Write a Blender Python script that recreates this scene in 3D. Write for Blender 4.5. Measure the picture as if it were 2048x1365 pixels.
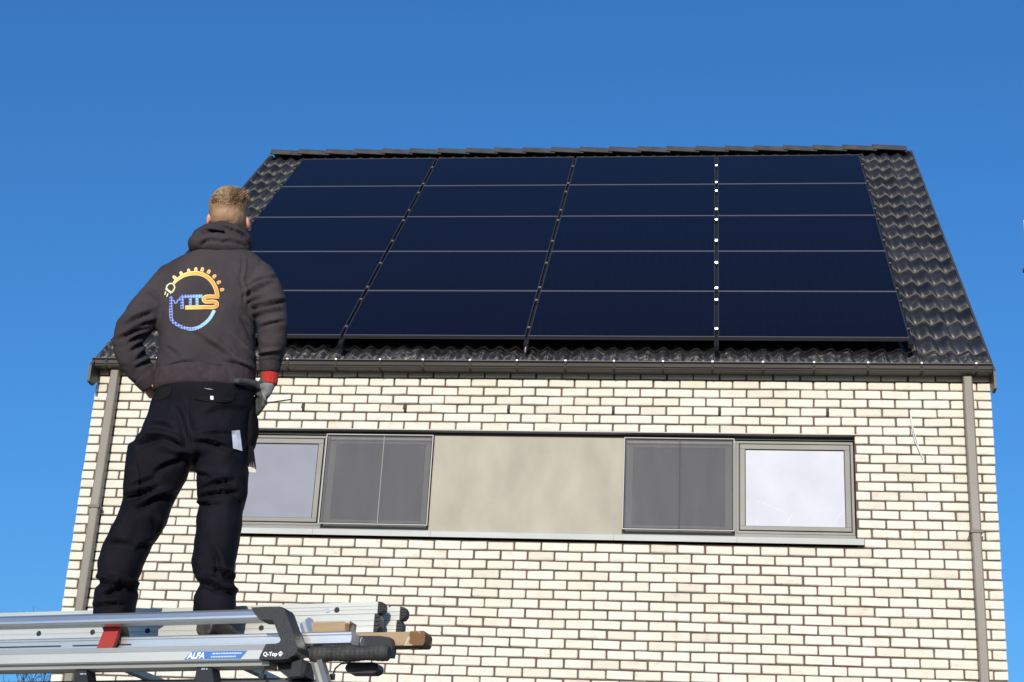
import bpy, bmesh, math, random
from mathutils import Vector, Matrix, noise
from mathutils.bvhtree import BVHTree
random.seed(7)
for o in list(bpy.data.objects): bpy.data.objects.remove(o)
SC = bpy.context.scene
COL = SC.collection

# ------------------------------------------------------------------ camera, sky, sun, exposure
FPX, PITCH, YAW, ROLL = 3368.747, 0.39155, -0.12839, 0.05448      # solved from the wall's courses and the panel grid
CAM = Vector((5.326, -13.191, 1.6))
_f = Vector((math.sin(YAW)*math.cos(PITCH), math.cos(YAW)*math.cos(PITCH), math.sin(PITCH)))
_r = Vector((math.cos(YAW), -math.sin(YAW), 0)); _u = _r.cross(_f)
CR = math.cos(ROLL)*_r + math.sin(ROLL)*_u; CU = -math.sin(ROLL)*_r + math.cos(ROLL)*_u; CF = _f
cd = bpy.data.cameras.new('camera'); cam = bpy.data.objects.new('camera', cd); COL.objects.link(cam)
cam.matrix_world = Matrix(((CR.x, CU.x, -CF.x, CAM.x), (CR.y, CU.y, -CF.y, CAM.y), (CR.z, CU.z, -CF.z, CAM.z), (0, 0, 0, 1)))
cd.sensor_fit = 'HORIZONTAL'; cd.sensor_width = 36; cd.lens = 36*FPX/2048; cd.clip_end = 3000
SC.camera = cam

SUN_EL, SUN_AZ = math.radians(17), math.radians(3.6)      # azimuth measured from -y towards -x
SDIR = Vector((-math.sin(SUN_AZ)*math.cos(SUN_EL), -math.cos(SUN_AZ)*math.cos(SUN_EL), math.sin(SUN_EL)))
w = bpy.data.worlds.new('World'); SC.world = w; w.use_nodes = True
nt = w.node_tree; nt.nodes.clear()
sky = nt.nodes.new('ShaderNodeTexSky'); sky.sky_type = 'NISHITA'; sky.sun_disc = False
sky.sun_elevation = SUN_EL; sky.sun_rotation = math.pi + SUN_AZ
sky.altitude = 1200; sky.air_density = 1.6; sky.dust_density = 3.0; sky.ozone_density = 10.0
bg = nt.nodes.new('ShaderNodeBackground'); bg.inputs['Strength'].default_value = 0.15
wo = nt.nodes.new('ShaderNodeOutputWorld')
hsv = nt.nodes.new('ShaderNodeHueSaturation'); hsv.inputs['Saturation'].default_value = 1.03      # the camera's own colour rendering of the whole sky
nt.links.new(sky.outputs[0], hsv.inputs['Color']); nt.links.new(hsv.outputs[0], bg.inputs[0]); nt.links.new(bg.outputs[0], wo.inputs[0])
sl = bpy.data.lights.new('sun', 'SUN'); sl.energy = 3.9; sl.angle = math.radians(0.53); sl.color = (1.0, 0.94, 0.84)
so = bpy.data.objects.new('sun', sl); COL.objects.link(so)
so.rotation_euler = (-SDIR).to_track_quat('-Z', 'Y').to_euler()
vs = SC.view_settings; vs.view_transform = 'Standard'; vs.look = 'None'; vs.exposure = 0.12; vs.gamma = 1.0
SC.render.engine = 'CYCLES'

# ------------------------------------------------------------------ helpers
def ray(px, py): return CF + CR*((px-1024)/FPX) - CU*((py-682.5)/FPX)
def on_plane(px, py, p0, n):
    d = ray(px, py); t = (Vector(p0)-CAM).dot(n)/d.dot(n); return CAM + d*t
def onY(px, py, y=0.0): return on_plane(px, py, (0, y, 0), Vector((0, 1, 0)))

def tag(o, label=None, cat=None, group=None, kind=None):
    if label: o['label'] = label
    if cat: o['category'] = cat
    if group: o['group'] = group
    if kind: o['kind'] = kind
    return o
def empty(name, loc=(0, 0, 0), parent=None):
    o = bpy.data.objects.new(name, None); COL.objects.link(o); o.location = loc
    if parent: adopt(o, parent)
    return o
def wloc(o):
    l = Vector(o.location)
    if o.parent: l = wloc(o.parent) + o.matrix_parent_inverse.translation + l
    return l
def adopt(o, parent):           # child keeps its world coordinates (no parent here is rotated)
    o.parent = parent; o.matrix_parent_inverse = Matrix.Translation(-wloc(parent))
def link_mesh(name, me, parent=None, loc=None, smooth=False):
    o = bpy.data.objects.new(name, me); COL.objects.link(o)
    if smooth:
        for p in me.polygons: p.use_smooth = True
    if parent is not None: adopt(o, parent)
    if loc is not None: o.location = loc
    return o
class MB:
    """collects shapes in world coordinates and links them as one mesh"""
    def __init__(s): s.v = []; s.f = []; s.m = []
    def add(s, vs, fs, mi=0):
        n = len(s.v); s.v += [tuple(v) for v in vs]
        for f in fs: s.f.append(tuple(i+n for i in f)); s.m.append(mi)
        return s
    def box(s, x0, x1, y0, y1, z0, z1, mi=0):
        return s.add([(x0,y0,z0),(x1,y0,z0),(x1,y1,z0),(x0,y1,z0),(x0,y0,z1),(x1,y0,z1),(x1,y1,z1),(x0,y1,z1)],
                     [(0,3,2,1),(4,5,6,7),(0,1,5,4),(1,2,6,5),(2,3,7,6),(3,0,4,7)], mi)
    def cbox(s, x0, x1, y0, y1, z0, z1, c=.004, mi=0):
        """box with chamfered edges"""
        vs = []; fs = []
        for sx in (0, 1):
            for sy in (0, 1):
                for sz in (0, 1):
                    X, Y, Z = (x0, x1)[sx], (y0, y1)[sy], (z0, z1)[sz]
                    dx, dy, dz = (c, -c)[sx], (c, -c)[sy], (c, -c)[sz]
                    vs += [(X, Y+dy, Z+dz), (X+dx, Y, Z+dz), (X+dx, Y+dy, Z)]
        I = lambda a, b, d, k: (a*4+b*2+d)*3+k
        for a in (0, 1):
            q = [I(a,0,0,0), I(a,1,0,0), I(a,1,1,0), I(a,0,1,0)]; fs.append(q if a else q[::-1])
            q = [I(0,a,0,1), I(1,a,0,1), I(1,a,1,1), I(0,a,1,1)]; fs.append(q[::-1] if a else q)
            q = [I(0,0,a,2), I(1,0,a,2), I(1,1,a,2), I(0,1,a,2)]; fs.append(q if a else q[::-1])
        for a in (0, 1):
            for b in (0, 1):
                fs.append([I(0,a,b,1), I(1,a,b,1), I(1,a,b,2), I(0,a,b,2)] if a == b else [I(0,a,b,2), I(1,a,b,2), I(1,a,b,1), I(0,a,b,1)])
                fs.append([I(a,0,b,0), I(a,1,b,0), I(a,1,b,2), I(a,0,b,2)] if a != b else [I(a,0,b,2), I(a,1,b,2), I(a,1,b,0), I(a,0,b,0)])
                fs.append([I(a,b,0,0), I(a,b,1,0), I(a,b,1,1), I(a,b,0,1)] if a == b else [I(a,b,0,1), I(a,b,1,1), I(a,b,1,0), I(a,b,0,0)])
                for d in (0, 1):
                    t = [I(a,b,d,0), I(a,b,d,1), I(a,b,d,2)]; fs.append(t if (a+b+d) % 2 else t[::-1])
        return s.add(vs, fs, mi)
    def prism(s, poly, axis, t, mi=0):
        """closed polygon (list of 3-D points) pushed along vector axis*t"""
        ax = Vector(axis)*t; n = len(poly); A = [Vector(p) for p in poly]; B = [p+ax for p in A]
        fs = [tuple(range(n))[::-1], tuple(range(n, 2*n))] + [(i, (i+1) % n, n+(i+1) % n, n+i) for i in range(n)]
        return s.add(A+B, fs, mi)
    def tube(s, pts, rad, seg=10, mi=0, cap=True):
        pts = [Vector(p) for p in pts]; n = len(pts)
        rad = rad if isinstance(rad, (list, tuple)) else [rad]*n
        ref = None; rings = []
        for i, p in enumerate(pts):
            t = (pts[min(i+1, n-1)]-pts[max(i-1, 0)]).normalized()
            if ref is None: ref = t.orthogonal().normalized()
            ref = (ref - t*ref.dot(t)).normalized(); b = t.cross(ref)
            rings.append([p + (ref*math.cos(2*math.pi*k/seg) + b*math.sin(2*math.pi*k/seg))*rad[i] for k in range(seg)])
        vs = [v for r in rings for v in r]; fs = []
        for i in range(n-1):
            for k in range(seg):
                a = i*seg+k; b2 = i*seg+(k+1) % seg; fs.append((a, b2, b2+seg, a+seg))
        if cap: fs += [tuple(range(seg))[::-1], tuple(range((n-1)*seg, n*seg))]
        return s.add(vs, fs, mi)
    def mesh(s, name, mats):
        me = bpy.data.meshes.new(name); me.from_pydata(s.v, [], s.f)
        for m in (mats if isinstance(mats, (list, tuple)) else [mats]): me.materials.append(m)
        for p, mi in zip(me.polygons, s.m): p.material_index = mi
        bm = bmesh.new(); bm.from_mesh(me); bmesh.ops.recalc_face_normals(bm, faces=bm.faces); bm.to_mesh(me); bm.free()
        me.update(); return me
    def build(s, name, mats, parent=None, smooth=False):
        return link_mesh(name, s.mesh(name, mats), parent, smooth=smooth)

# ------------------------------------------------------------------ materials
def principled(name, color, rough=.6, metal=0, spec=.5, **kw):
    m = bpy.data.materials.new(name); m.use_nodes = True
    b = m.node_tree.nodes['Principled BSDF']
    b.inputs['Base Color'].default_value = (*color, 1); b.inputs['Roughness'].default_value = rough
    b.inputs['Metallic'].default_value = metal; b.inputs['Specular IOR Level'].default_value = spec
    for k, v in kw.items(): b.inputs[k].default_value = v
    return m
def noisy(name, c0, c1, rough=.6, scale=8, metal=0, spec=.5, bump=0, bump_scale=60, stretch=(1, 1, 1), detail=6, lo=.35, hi=.65, rvar=0, **kw):
    """procedural: two colours mixed by noise in object space, with fine bump"""
    m = principled(name, c0, rough, metal, spec, **kw); nt = m.node_tree; N = nt.nodes; L = nt.links; b = N['Principled BSDF']
    tc = N.new('ShaderNodeTexCoord'); mp = N.new('ShaderNodeMapping'); mp.inputs['Scale'].default_value = stretch
    L.new(tc.outputs['Object'], mp.inputs['Vector'])
    nz = N.new('ShaderNodeTexNoise'); nz.inputs['Scale'].default_value = scale; nz.inputs['Detail'].default_value = detail
    L.new(mp.outputs[0], nz.inputs['Vector'])
    cr = N.new('ShaderNodeValToRGB'); cr.color_ramp.elements[0].position = lo; cr.color_ramp.elements[1].position = hi
    cr.color_ramp.elements[0].color = (*c0, 1); cr.color_ramp.elements[1].color = (*c1, 1)
    L.new(nz.outputs['Fac'], cr.inputs[0]); L.new(cr.outputs[0], b.inputs['Base Color'])
    if rvar:
        mr = N.new('ShaderNodeMapRange'); mr.inputs[3].default_value = rough-rvar; mr.inputs[4].default_value = rough+rvar
        L.new(nz.outputs['Fac'], mr.inputs[0]); L.new(mr.outputs[0], b.inputs['Roughness'])
    if bump:
        n2 = N.new('ShaderNodeTexNoise'); n2.inputs['Scale'].default_value = bump_scale; n2.inputs['Detail'].default_value = 5
        L.new(mp.outputs[0], n2.inputs['Vector'])
        bp = N.new('ShaderNodeBump'); bp.inputs['Strength'].default_value = bump; bp.inputs['Distance'].default_value = .01
        L.new(n2.outputs['Fac'], bp.inputs['Height']); L.new(bp.outputs[0], b.inputs['Normal'])
    return m
def brick_material(name, islands):
    """pale cream facing brick: each brick its own tone, stains and rough face"""
    m = principled(name, (.7, .62, .46), .85, 0, .2); nt = m.node_tree; N = nt.nodes; L = nt.links; b = N['Principled BSDF']
    geo = N.new('ShaderNodeNewGeometry'); oi = N.new('ShaderNodeObjectInfo')
    rnd = geo.outputs['Random Per Island'] if islands else oi.outputs['Random']
    cr = N.new('ShaderNodeValToRGB'); E = cr.color_ramp.elements
    E[0].position = 0; E[0].color = (.62, .567, .465, 1); E[1].position = 1; E[1].color = (.708, .664, .58, 1)
    for p, c in ((.12, (.66, .61, .50)), (.35, (.69, .643, .54)), (.55, (.702, .658, .565)), (.8, (.682, .635, .53))):
        e = E.new(p); e.color = (*c, 1)
    L.new(rnd, cr.inputs[0])
    nz = N.new('ShaderNodeTexNoise'); nz.inputs['Scale'].default_value = 9; nz.inputs['Detail'].default_value = 8; nz.inputs['Roughness'].default_value = .7
    mp = N.new('ShaderNodeMapping'); mp.inputs['Scale'].default_value = (1, 1, 2.2); L.new(geo.outputs['Position'], mp.inputs[0]); L.new(mp.outputs[0], nz.inputs['Vector'])
    r2 = N.new('ShaderNodeValToRGB'); r2.color_ramp.elements[0].position = .30; r2.color_ramp.elements[0].color = (.72, .62, .50, 1)
    r2.color_ramp.elements[1].position = .47; r2.color_ramp.elements[1].color = (1, 1, 1, 1)
    L.new(nz.outputs['Fac'], r2.inputs[0])
    mx = N.new('ShaderNodeMix'); mx.data_type = 'RGBA'; mx.blend_type = 'MULTIPLY'; mx.inputs[0].default_value = .6
    L.new(cr.outputs[0], mx.inputs[6]); L.new(r2.outputs[0], mx.inputs[7]); L.new(mx.outputs[2], b.inputs['Base Color'])
    n2 = N.new('ShaderNodeTexNoise'); n2.inputs['Scale'].default_value = 45; n2.inputs['Detail'].default_value = 6; L.new(mp.outputs[0], n2.inputs['Vector'])
    bp = N.new('ShaderNodeBump'); bp.inputs['Strength'].default_value = .35; bp.inputs['Distance'].default_value = .006
    L.new(n2.outputs['Fac'], bp.inputs['Height']); L.new(bp.outputs[0], b.inputs['Normal'])
    return m

def tile_material():
    m = noisy('black_engobe_tile', (.0125, .0125, .0150), (.024, .024, .027), .40, 5, bump=.15, bump_scale=40, spec=.45, rvar=.09); nt = m.node_tree; N = nt.nodes; L = nt.links; b = N['Principled BSDF']
    geo = N.new('ShaderNodeNewGeometry'); vo = N.new('ShaderNodeTexNoise'); vo.inputs['Scale'].default_value = 17; vo.inputs['Detail'].default_value = 9; vo.inputs['Roughness'].default_value = .72; L.new(geo.outputs['Position'], vo.inputs['Vector'])
    cr = N.new('ShaderNodeValToRGB'); cr.color_ramp.elements[0].position = .60; cr.color_ramp.elements[1].position = .74; cr.color_ramp.elements[0].color = (0, 0, 0, 1); cr.color_ramp.elements[1].color = (1, 1, 1, 1)
    sp = N.new('ShaderNodeSeparateXYZ'); L.new(geo.outputs['Position'], sp.inputs[0]); ev = N.new('ShaderNodeMapRange'); ev.inputs[1].default_value = 7.22; ev.inputs[2].default_value = 6.90; ev.inputs[4].default_value = .085; L.new(sp.outputs[2], ev.inputs[0])
    su = N.new('ShaderNodeMath'); su.operation = 'ADD'; L.new(vo.outputs['Fac'], su.inputs[0]); L.new(ev.outputs[0], su.inputs[1])      # the eaves row is the dirtiest
    L.new(su.outputs[0], cr.inputs[0]); old = b.inputs['Base Color'].links[0].from_socket
    mx = N.new('ShaderNodeMix'); mx.data_type = 'RGBA'; mx.inputs[7].default_value = (.20, .185, .16, 1); L.new(cr.outputs[0], mx.inputs[0]); L.new(old, mx.inputs[6]); oi = N.new('ShaderNodeObjectInfo'); hs = N.new('ShaderNodeHueSaturation'); mr = N.new('ShaderNodeMapRange'); mr.inputs[3].default_value = .65; mr.inputs[4].default_value = 1.6
    L.new(oi.outputs['Random'], mr.inputs[0]); L.new(mr.outputs[0], hs.inputs['Value']); L.new(mx.outputs[2], hs.inputs['Color']); L.new(hs.outputs[0], b.inputs['Base Color'])
    return m
M = {}
M['brick'] = brick_material('cream_brick', False)
M['brick_mass'] = brick_material('cream_brick_mass', True)
M['mortar'] = noisy('mortar', (.155, .110, .090), (.10, .072, .058), .95, 14, bump=.5, bump_scale=90, spec=.1)
M['tile'] = tile_material()
M['tile_edge'] = noisy('tile_cut_edge', (.085, .080, .065), (.18, .168, .135), .85, 9, bump=.3)
M['ridge'] = noisy('ridge_tile', (.040, .036, .033), (.066, .059, .053), .6, 7, bump=.2)
M['underlay'] = principled('underlay', (.02, .02, .02), .9)
M['gutter'] = noisy('brown_grey_gutter', (.050, .042, .036), (.070, .060, .051), .45, 3, stretch=(.3, 1, 4), spec=.4)
M['strap'] = principled('strap_paint', (.050, .043, .037), .8, 0, .1)
M['clip'] = principled('zinc_clip', (.50, .48, .46), .5, .5)
M['pipe'] = noisy('quartz_grey_pipe', (.165, .138, .108), (.20, .170, .135), .5, 4, stretch=(1, 1, .25))
M['frame'] = noisy('quartz_grey_frame', (.150, .142, .120), (.180, .170, .147), .5, 3)
M['gasket'] = principled('black_gasket', (.01, .01, .01), .6)
M['infill'] = noisy('cement_infill', (.325, .294, .230), (.412, .374, .294), .75, 2.6, stretch=(1.6, 1, .8), bump=.12, bump_scale=25, detail=8, lo=.3, hi=.7)
M['sill'] = noisy('sill_aluminium', (.34, .35, .325), (.42, .43, .40), .5, 4, stretch=(.4, 1, 1))
M['black'] = principled('black_plastic', (.012, .012, .013), .45)
M['white_cable'] = principled('white_cable', (.75, .72, .68), .5)

# ------------------------------------------------------------------ ground
g = MB(); g.add([(-700, -700, 0), (700, -700, 0), (700, 700, 0), (-700, 700, 0)], [(0, 1, 2, 3)])
tag(g.build('ground', noisy('lawn_soil', (.045, .06, .022), (.11, .10, .055), .95, .8, bump=.6)), kind='structure')
g = MB(); g.add([(-9, -16, .004), (16, -16, .004), (16, 0, .004), (-9, 0, .004)], [(0, 1, 2, 3)])
tag(g.build('driveway', noisy('concrete_driveway', (.20, .19, .175), (.30, .285, .26), .9, 1.5, bump=.4)), kind='structure')

# ------------------------------------------------------------------ the house
B, H = 0.22, 0.078933           # brick and course pitch
W = 34.47*B; ZC = 6.6732        # wall width, underside of the first sunlit course
ANG = 0.786578; SN = Vector((0, -math.sin(ANG), math.cos(ANG))); SU = Vector((0, math.cos(ANG), math.sin(ANG)))
P0 = Vector((0, -0.1349, ZC+0.4105))          # foot of the solar panel plane
def roofpt(x, s, off=0.0): return Vector((x, P0.y, P0.z)) + SU*s + SN*off
def roof_s(px, py, off=0.0):
    p = on_plane(px, py, P0+SN*off, SN); return p.x, (p-P0-SN*off).dot(SU)
RIDGE_S, ROOF_OFF = 6.04, -0.200
RIDGE = roofpt(0, RIDGE_S, -.2)
HD = RIDGE.y*2                                 # house depth
OX0, OX1 = 1.12, 6.476; OZ0, OZ1 = ZC-17*H+.0045, ZC-5*H-.004          # the long window opening

house = tag(empty('brick_house', (W/2, 0, 0)), 'cream brick house with dark tiled roof carrying the solar panels', 'house')
wm = MB()                       # mortar and core: front wall round the opening, sides, gables, back
YM = .0125
wm.box(0.008, OX0, YM, .16, 0, 6.86); wm.box(OX1, W-.008, YM, .16, 0, 6.86); wm.box(OX0, OX1, YM, .16, 0, OZ0-.002); wm.box(OX0, OX1, YM, .16, OZ1+.012, 6.86)
for xa, xb in ((.008, .2), (W-.2, W-.008)):
    wm.prism([(xa, .161, 0), (xa, HD, 0), (xa, HD, 6.86), (xa, RIDGE.y, RIDGE.z-.12), (xa, .161, 6.95)], (1, 0, 0), xb-xa)
wm.box(.2, W-.2, HD-.2, HD-.01, 0, 6.86)
wm.box(.2, W-.2, .45, .5, 0, 6.86); wm.box(.2, W-.2, .17, HD-.2, 5.0, 5.05)
wall = wm.build('wall', M['mortar'], house)

def proj(p):
    d = Vector(p)-CAM; z = d.dot(CF); return 1024+FPX*d.dot(CR)/z, 682.5-FPX*d.dot(CU)/z, z
JT = .0130
bricks = []                     # (x0, x1, z0, z1)
for k in range(-1, 86):
    z0 = ZC-(k-1)*H+.001; z1 = z0+H-.0122
    if z1 < .02: break
    xs = [0.0]
    x = B if k % 2 else .112
    while x < W-.05: xs.append(x); x += B
    xs.append(W+JT)
    for a, c in zip(xs, xs[1:]):
        x0, x1 = a, c-JT
        if z0 > 6.9: continue
        if z1 > OZ0 and z0 < OZ1:
            if x0 < OX0 < x1: x1 = OX0-.004
            elif x0 < OX1 < x1: x0 = OX1+.004
            elif x0 >= OX0-.01 and x1 <= OX1+.01: continue
            if k == 18 and x0 < 6.6 and x1 > 6.45: x0 = max(x0, 6.535)
            if k == 18 and x0 < 1.1 and x1 > 1.0: x1 = min(x1, 1.06)
        if x1-x0 < .03: continue
        bricks.append((x0, x1, z0, z1, k))
def rbrick(mb, x0, x1, z0, z1, R):
    """rough moulded brick: chamfered, corners a little out of true"""
    n = len(mb.v); j = lambda a: R.uniform(-a, a)
    mb.cbox(x0+j(.0022), x1+j(.0022), -.001+j(.0025), .06, z0+j(.0018), z1+j(.0018), .0042+R.random()*.003)
    sl = j(.0016); tw = j(.0018)
    for i in range(n, len(mb.v)):
        x, y, z = mb.v[i]; u = (x-x0)/(x1-x0)-.5
        mb.v[i] = (x+j(.0012), y+(u*tw*2 if y < .02 else 0)+(j(.001) if y < .02 else 0), z+u*sl*2+j(.0011))
vis = []
for i, (x0, x1, z0, z1, k) in enumerate(bricks):
    px, py, d = proj(((x0+x1)/2, 0, (z0+z1)/2))
    if x1-x0 < .2 and not (px > 1940 or px < 200): pass
    if py > 1362 or py < 760: continue
    if px < 880 and py > 1190: continue
    if 175 < px < 570: continue
    vis.append(((x1-x0)*(z1-z0)/d/d, i))
vis.sort(reverse=True); single = {i for _, i in vis[:300]}
R = random.Random(3)
mass = MB(); variants = {}
for i, (x0, x1, z0, z1, k) in enumerate(bricks):
    if i in single:
        key = (round(x1-x0, 3), R.randrange(10))
        if key not in variants:
            mb = MB(); L_ = x1-x0; rbrick(mb, -L_/2, L_/2, -(z1-z0)/2, (z1-z0)/2, R); variants[key] = mb.mesh('brick', M['brick'])
        link_mesh('brick', variants[key], wall, ((x0+x1)/2, R.uniform(-.0015, .0015), (z0+z1)/2))
    else: rbrick(mass, x0, x1, z0, z1, R)
tag(mass.build('brickwork', M['brick_mass'], wall), kind='stuff')
# open perpends over the window: black plastic inserts standing a little proud
for n_, (px, py) in enumerate(((609, 811), (813, 814), (1019, 816), (1227, 818), (1437, 821), (1651, 824))):
    j = round((onY(px, py).x-.112)/B); x = .112+j*B-JT/2; z0 = ZC-3*H
    v = MB(); v.prism([(x-.0115, .004, z0), (x-.0115, -.004, z0+.004), (x-.0115, -.012, z0+.03), (x-.0115, -.010, z0+.062), (x-.0115, .004, z0+.068)], (1, 0, 0), .023)
    if n_ < 2: v.prism([(x-.020, .000, z0+.028), (x-.014, -.006, z0+.055), (x+.004, -.006, z0+.070), (x+.004, .000, z0+.025)], (0, -1, 0), .012)
    v.build('weep_vent', M['gasket'], wall)
c = MB(); zw = [onY(1820, 822, -.012), onY(1823, 850, -.03), onY(1829, 880, -.03), onY(1846, 918, -.02)]
c.tube(zw, .0032, 6); c.tube([zw[0], onY(1826, 855, -.025), onY(1836, 890, -.03), onY(1843, 912, -.02)], .0028, 6)
c.build('loose_cable', M['white_cable'], wall)

# windows, screens, infill and sill in the long opening
YF = .085
def ring(mb, x0, x1, z0, z1, t, ya, yb, tb=None, mi=0):
    tb = tb or t
    mb.cbox(x0, x1, ya, yb, z1-t, z1, .002, mi); mb.cbox(x0, x1, ya, yb, z0, z0+tb, .002, mi)
    mb.cbox(x0, x0+t, ya+.0006, yb, z0+tb-.001, z1-t+.001, .002, mi); mb.cbox(x1-t, x1, ya+.0006, yb, z0+tb-.001, z1-t+.001, .002, mi)
ZT, ZB = 6.243, 5.398
bk = MB(); bk.box(OX0+.001, OX1-.001, .155, .165, OZ0, OZ1); bk.box(OX0+.002, OX1-.002, .066, .15, ZT+.004, OZ1+.01)
bk.build('opening_lining', M['gasket'], house)
ln = MB(); ln.box(OX0-.08, OX1+.08, -.003, .06, OZ1+.001, OZ1+.0085); ln.build('lintel_angle', principled('lintel_steel', (.42, .38, .34), .5), house)

def glass_material(name, tint, refl, rough=.02, dirt=0):
    """coated double glazing; pale tints paint in the reflected sky over a blind"""
    m = principled(name, tint, .5); nt = m.node_tree; N = nt.nodes; L = nt.links; b = N['Principled BSDF']
    b.inputs['Specular IOR Level'].default_value = .0
    gl = N.new('ShaderNodeBsdfGlossy'); gl.inputs['Roughness'].default_value = rough; gl.inputs['Color'].default_value = (.93, .94, 1, 1)
    fr = N.new('ShaderNodeLayerWeight'); fr.inputs['Blend'].default_value = refl
    mx = N.new('ShaderNodeMixShader'); L.new(fr.outputs['Fresnel'], mx.inputs[0]); L.new(b.outputs[0], mx.inputs[1]); L.new(gl.outputs[0], mx.inputs[2])
    if dirt:
        geo = N.new('ShaderNodeNewGeometry'); nz = N.new('ShaderNodeTexNoise'); nz.inputs['Scale'].default_value = 3.2; nz.inputs['Detail'].default_value = 7
        L.new(geo.outputs['Position'], nz.inputs['Vector'])
        cr = N.new('ShaderNodeValToRGB'); cr.color_ramp.elements[0].position = .3; cr.color_ramp.elements[1].position = .7
        cr.color_ramp.elements[0].color = (tint[0]*.93, tint[1]*.93, tint[2]*.95, 1); cr.color_ramp.elements[1].color = (min(1, tint[0]*1.06), min(1, tint[1]*1.06), min(1, tint[2]*1.06), 1)
        L.new(nz.outputs['Fac'], cr.inputs[0]); L.new(cr.outputs[0], b.inputs['Base Color'])
    L.new(mx.outputs[0], N['Material Output'].inputs['Surface']); return m
M['pane'] = glass_material('coated_pane', (.27, .265, .295), .25, dirt=1)
M['pane_bright'] = glass_material('coated_pane_bright_sky', (.56, .545, .575), .22, dirt=1)  # paler than the left pane: brighter sky reflection painted into the tint
M['screen'] = None

def casement(x0, x1, pane_mat, label, marks=False):
    wn = empty('window', ((x0+x1)/2, YF, ZB), house); wn['label'] = label
    f = MB(); ring(f, x0, x1, ZB+.052, ZT-.004, .022, YF-.012, YF+.05); f.build('outer_frame', M['frame'], wn)
    gk = MB(); gk.box(x0+.0215, x1-.0215, YF+.012, YF+.03, ZB+.075, ZT-.027); gk.build('gasket', M['gasket'], wn)
    f = MB(); ring(f, x0+.030, x1-.030, ZB+.080, ZT-.034, .042, YF-.020, YF+.02, .034); f.build('sash', M['frame'], wn)
    gk = MB(); gk.box(x0+.0715, x1-.0715, YF-.006, YF+.0105, ZB+.1135, ZT-.0755); gk.build('glazing_bead', M['gasket'], wn)
    p = MB(); p.box(x0+.078, x1-.078, YF-.012, YF-.0065, ZB+.117, ZT-.084); p.build('pane', pane_mat, wn)
    return wn
casement(1.135, 2.085, M['pane'], 'window with pale lavender pane beside the worker')
wr = casement(5.522, 6.470, M['pane_bright'], 'bright window with whitish scratched pane on the right')
sc = MB()                        # chalky scratches on the right pane
def scratch(pts, w):
    q = [onY(x, y, YF-.0128) for x, y in pts]
    for a, c2 in zip(q, q[1:]):
        d = (c2-a); nn = Vector((-d.z, 0, d.x)).normalized()*w; sc.add([a-nn, c2-nn*.6, c2+nn*.6, a+nn], [(0, 1, 2, 3)])
scratch([(1512, 1004), (1524, 1005), (1535, 1010), (1552, 1017), (1572, 1027), (1585, 1030)], 0.0020)
scratch([(1585, 1028), (1580, 1036), (1572, 1049)], 0.0030); scratch([(1512, 1042), (1516, 1051)], 0.0020); scratch([(1652, 1015), (1672, 1018)], 0.0015); scratch([(1683, 1026), (1668, 1046)], 0.0025); scratch([(1659, 1048), (1660, 1053)], 0.0020)
sc.build('scratch', principled('chalk_scratch', (.66, .66, .69), .7), wr)

def screen_material():
    m = principled('insect_mesh', (.115, .108, .105), .7); nt = m.node_tree; N = nt.nodes; L = nt.links
    tc = N.new('ShaderNodeNewGeometry'); mp = N.new('ShaderNodeMapping'); mp.inputs['Scale'].default_value = (140, 1, 140); L.new(tc.outputs['Position'], mp.inputs[0])
    nz = N.new('ShaderNodeTexNoise'); nz.inputs['Scale'].default_value = 1; nz.inputs['Detail'].default_value = 2; L.new(mp.outputs[0], nz.inputs[0])
    m2 = N.new('ShaderNodeMapping'); m2.inputs['Scale'].default_value = (7, 1, 1.2); m2.inputs['Rotation'].default_value = (0, .35, 0); L.new(tc.outputs['Position'], m2.inputs[0])
    n2 = N.new('ShaderNodeTexNoise'); n2.inputs['Scale'].default_value = 1.6; n2.inputs['Detail'].default_value = 3; L.new(m2.outputs[0], n2.inputs[0])
    ad = N.new('ShaderNodeMath'); ad.operation = 'MULTIPLY_ADD'; ad.inputs[1].default_value = .5; L.new(nz.outputs['Fac'], ad.inputs[0]); 
    h = N.new('ShaderNodeMath'); h.operation = 'MULTIPLY'; h.inputs[1].default_value = .22; L.new(n2.outputs['Fac'], h.inputs[0]); L.new(h.outputs[0], ad.inputs[2])
    cr = N.new('ShaderNodeValToRGB'); cr.color_ramp.elements[0].position = .26; cr.color_ramp.elements[1].position = .48
    cr.color_ramp.elements[0].color = (.095, .091, .094, 1); cr.color_ramp.elements[1].color = (.150, .143, .148, 1)
    L.new(ad.outputs[0], cr.inputs[0]); L.new(cr.outputs[0], N['Principled BSDF'].inputs['Base Color'])
    tr = N.new('ShaderNodeBsdfTransparent'); mx = N.new('ShaderNodeMixShader'); mx.inputs[0].default_value = .66
    L.new(tr.outputs[0], mx.inputs[1]); L.new(N['Principled BSDF'].outputs[0], mx.inputs[2]); L.new(mx.outputs[0], N['Material Output'].inputs['Surface'])
    return m
M['screen'] = screen_material()
M['dark_pane'] = glass_material('dark_pane', (.05, .05, .055), .2)
M['screen_frame'] = principled('screen_frame_aluminium', (.44, .42, .39), .55)
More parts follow.
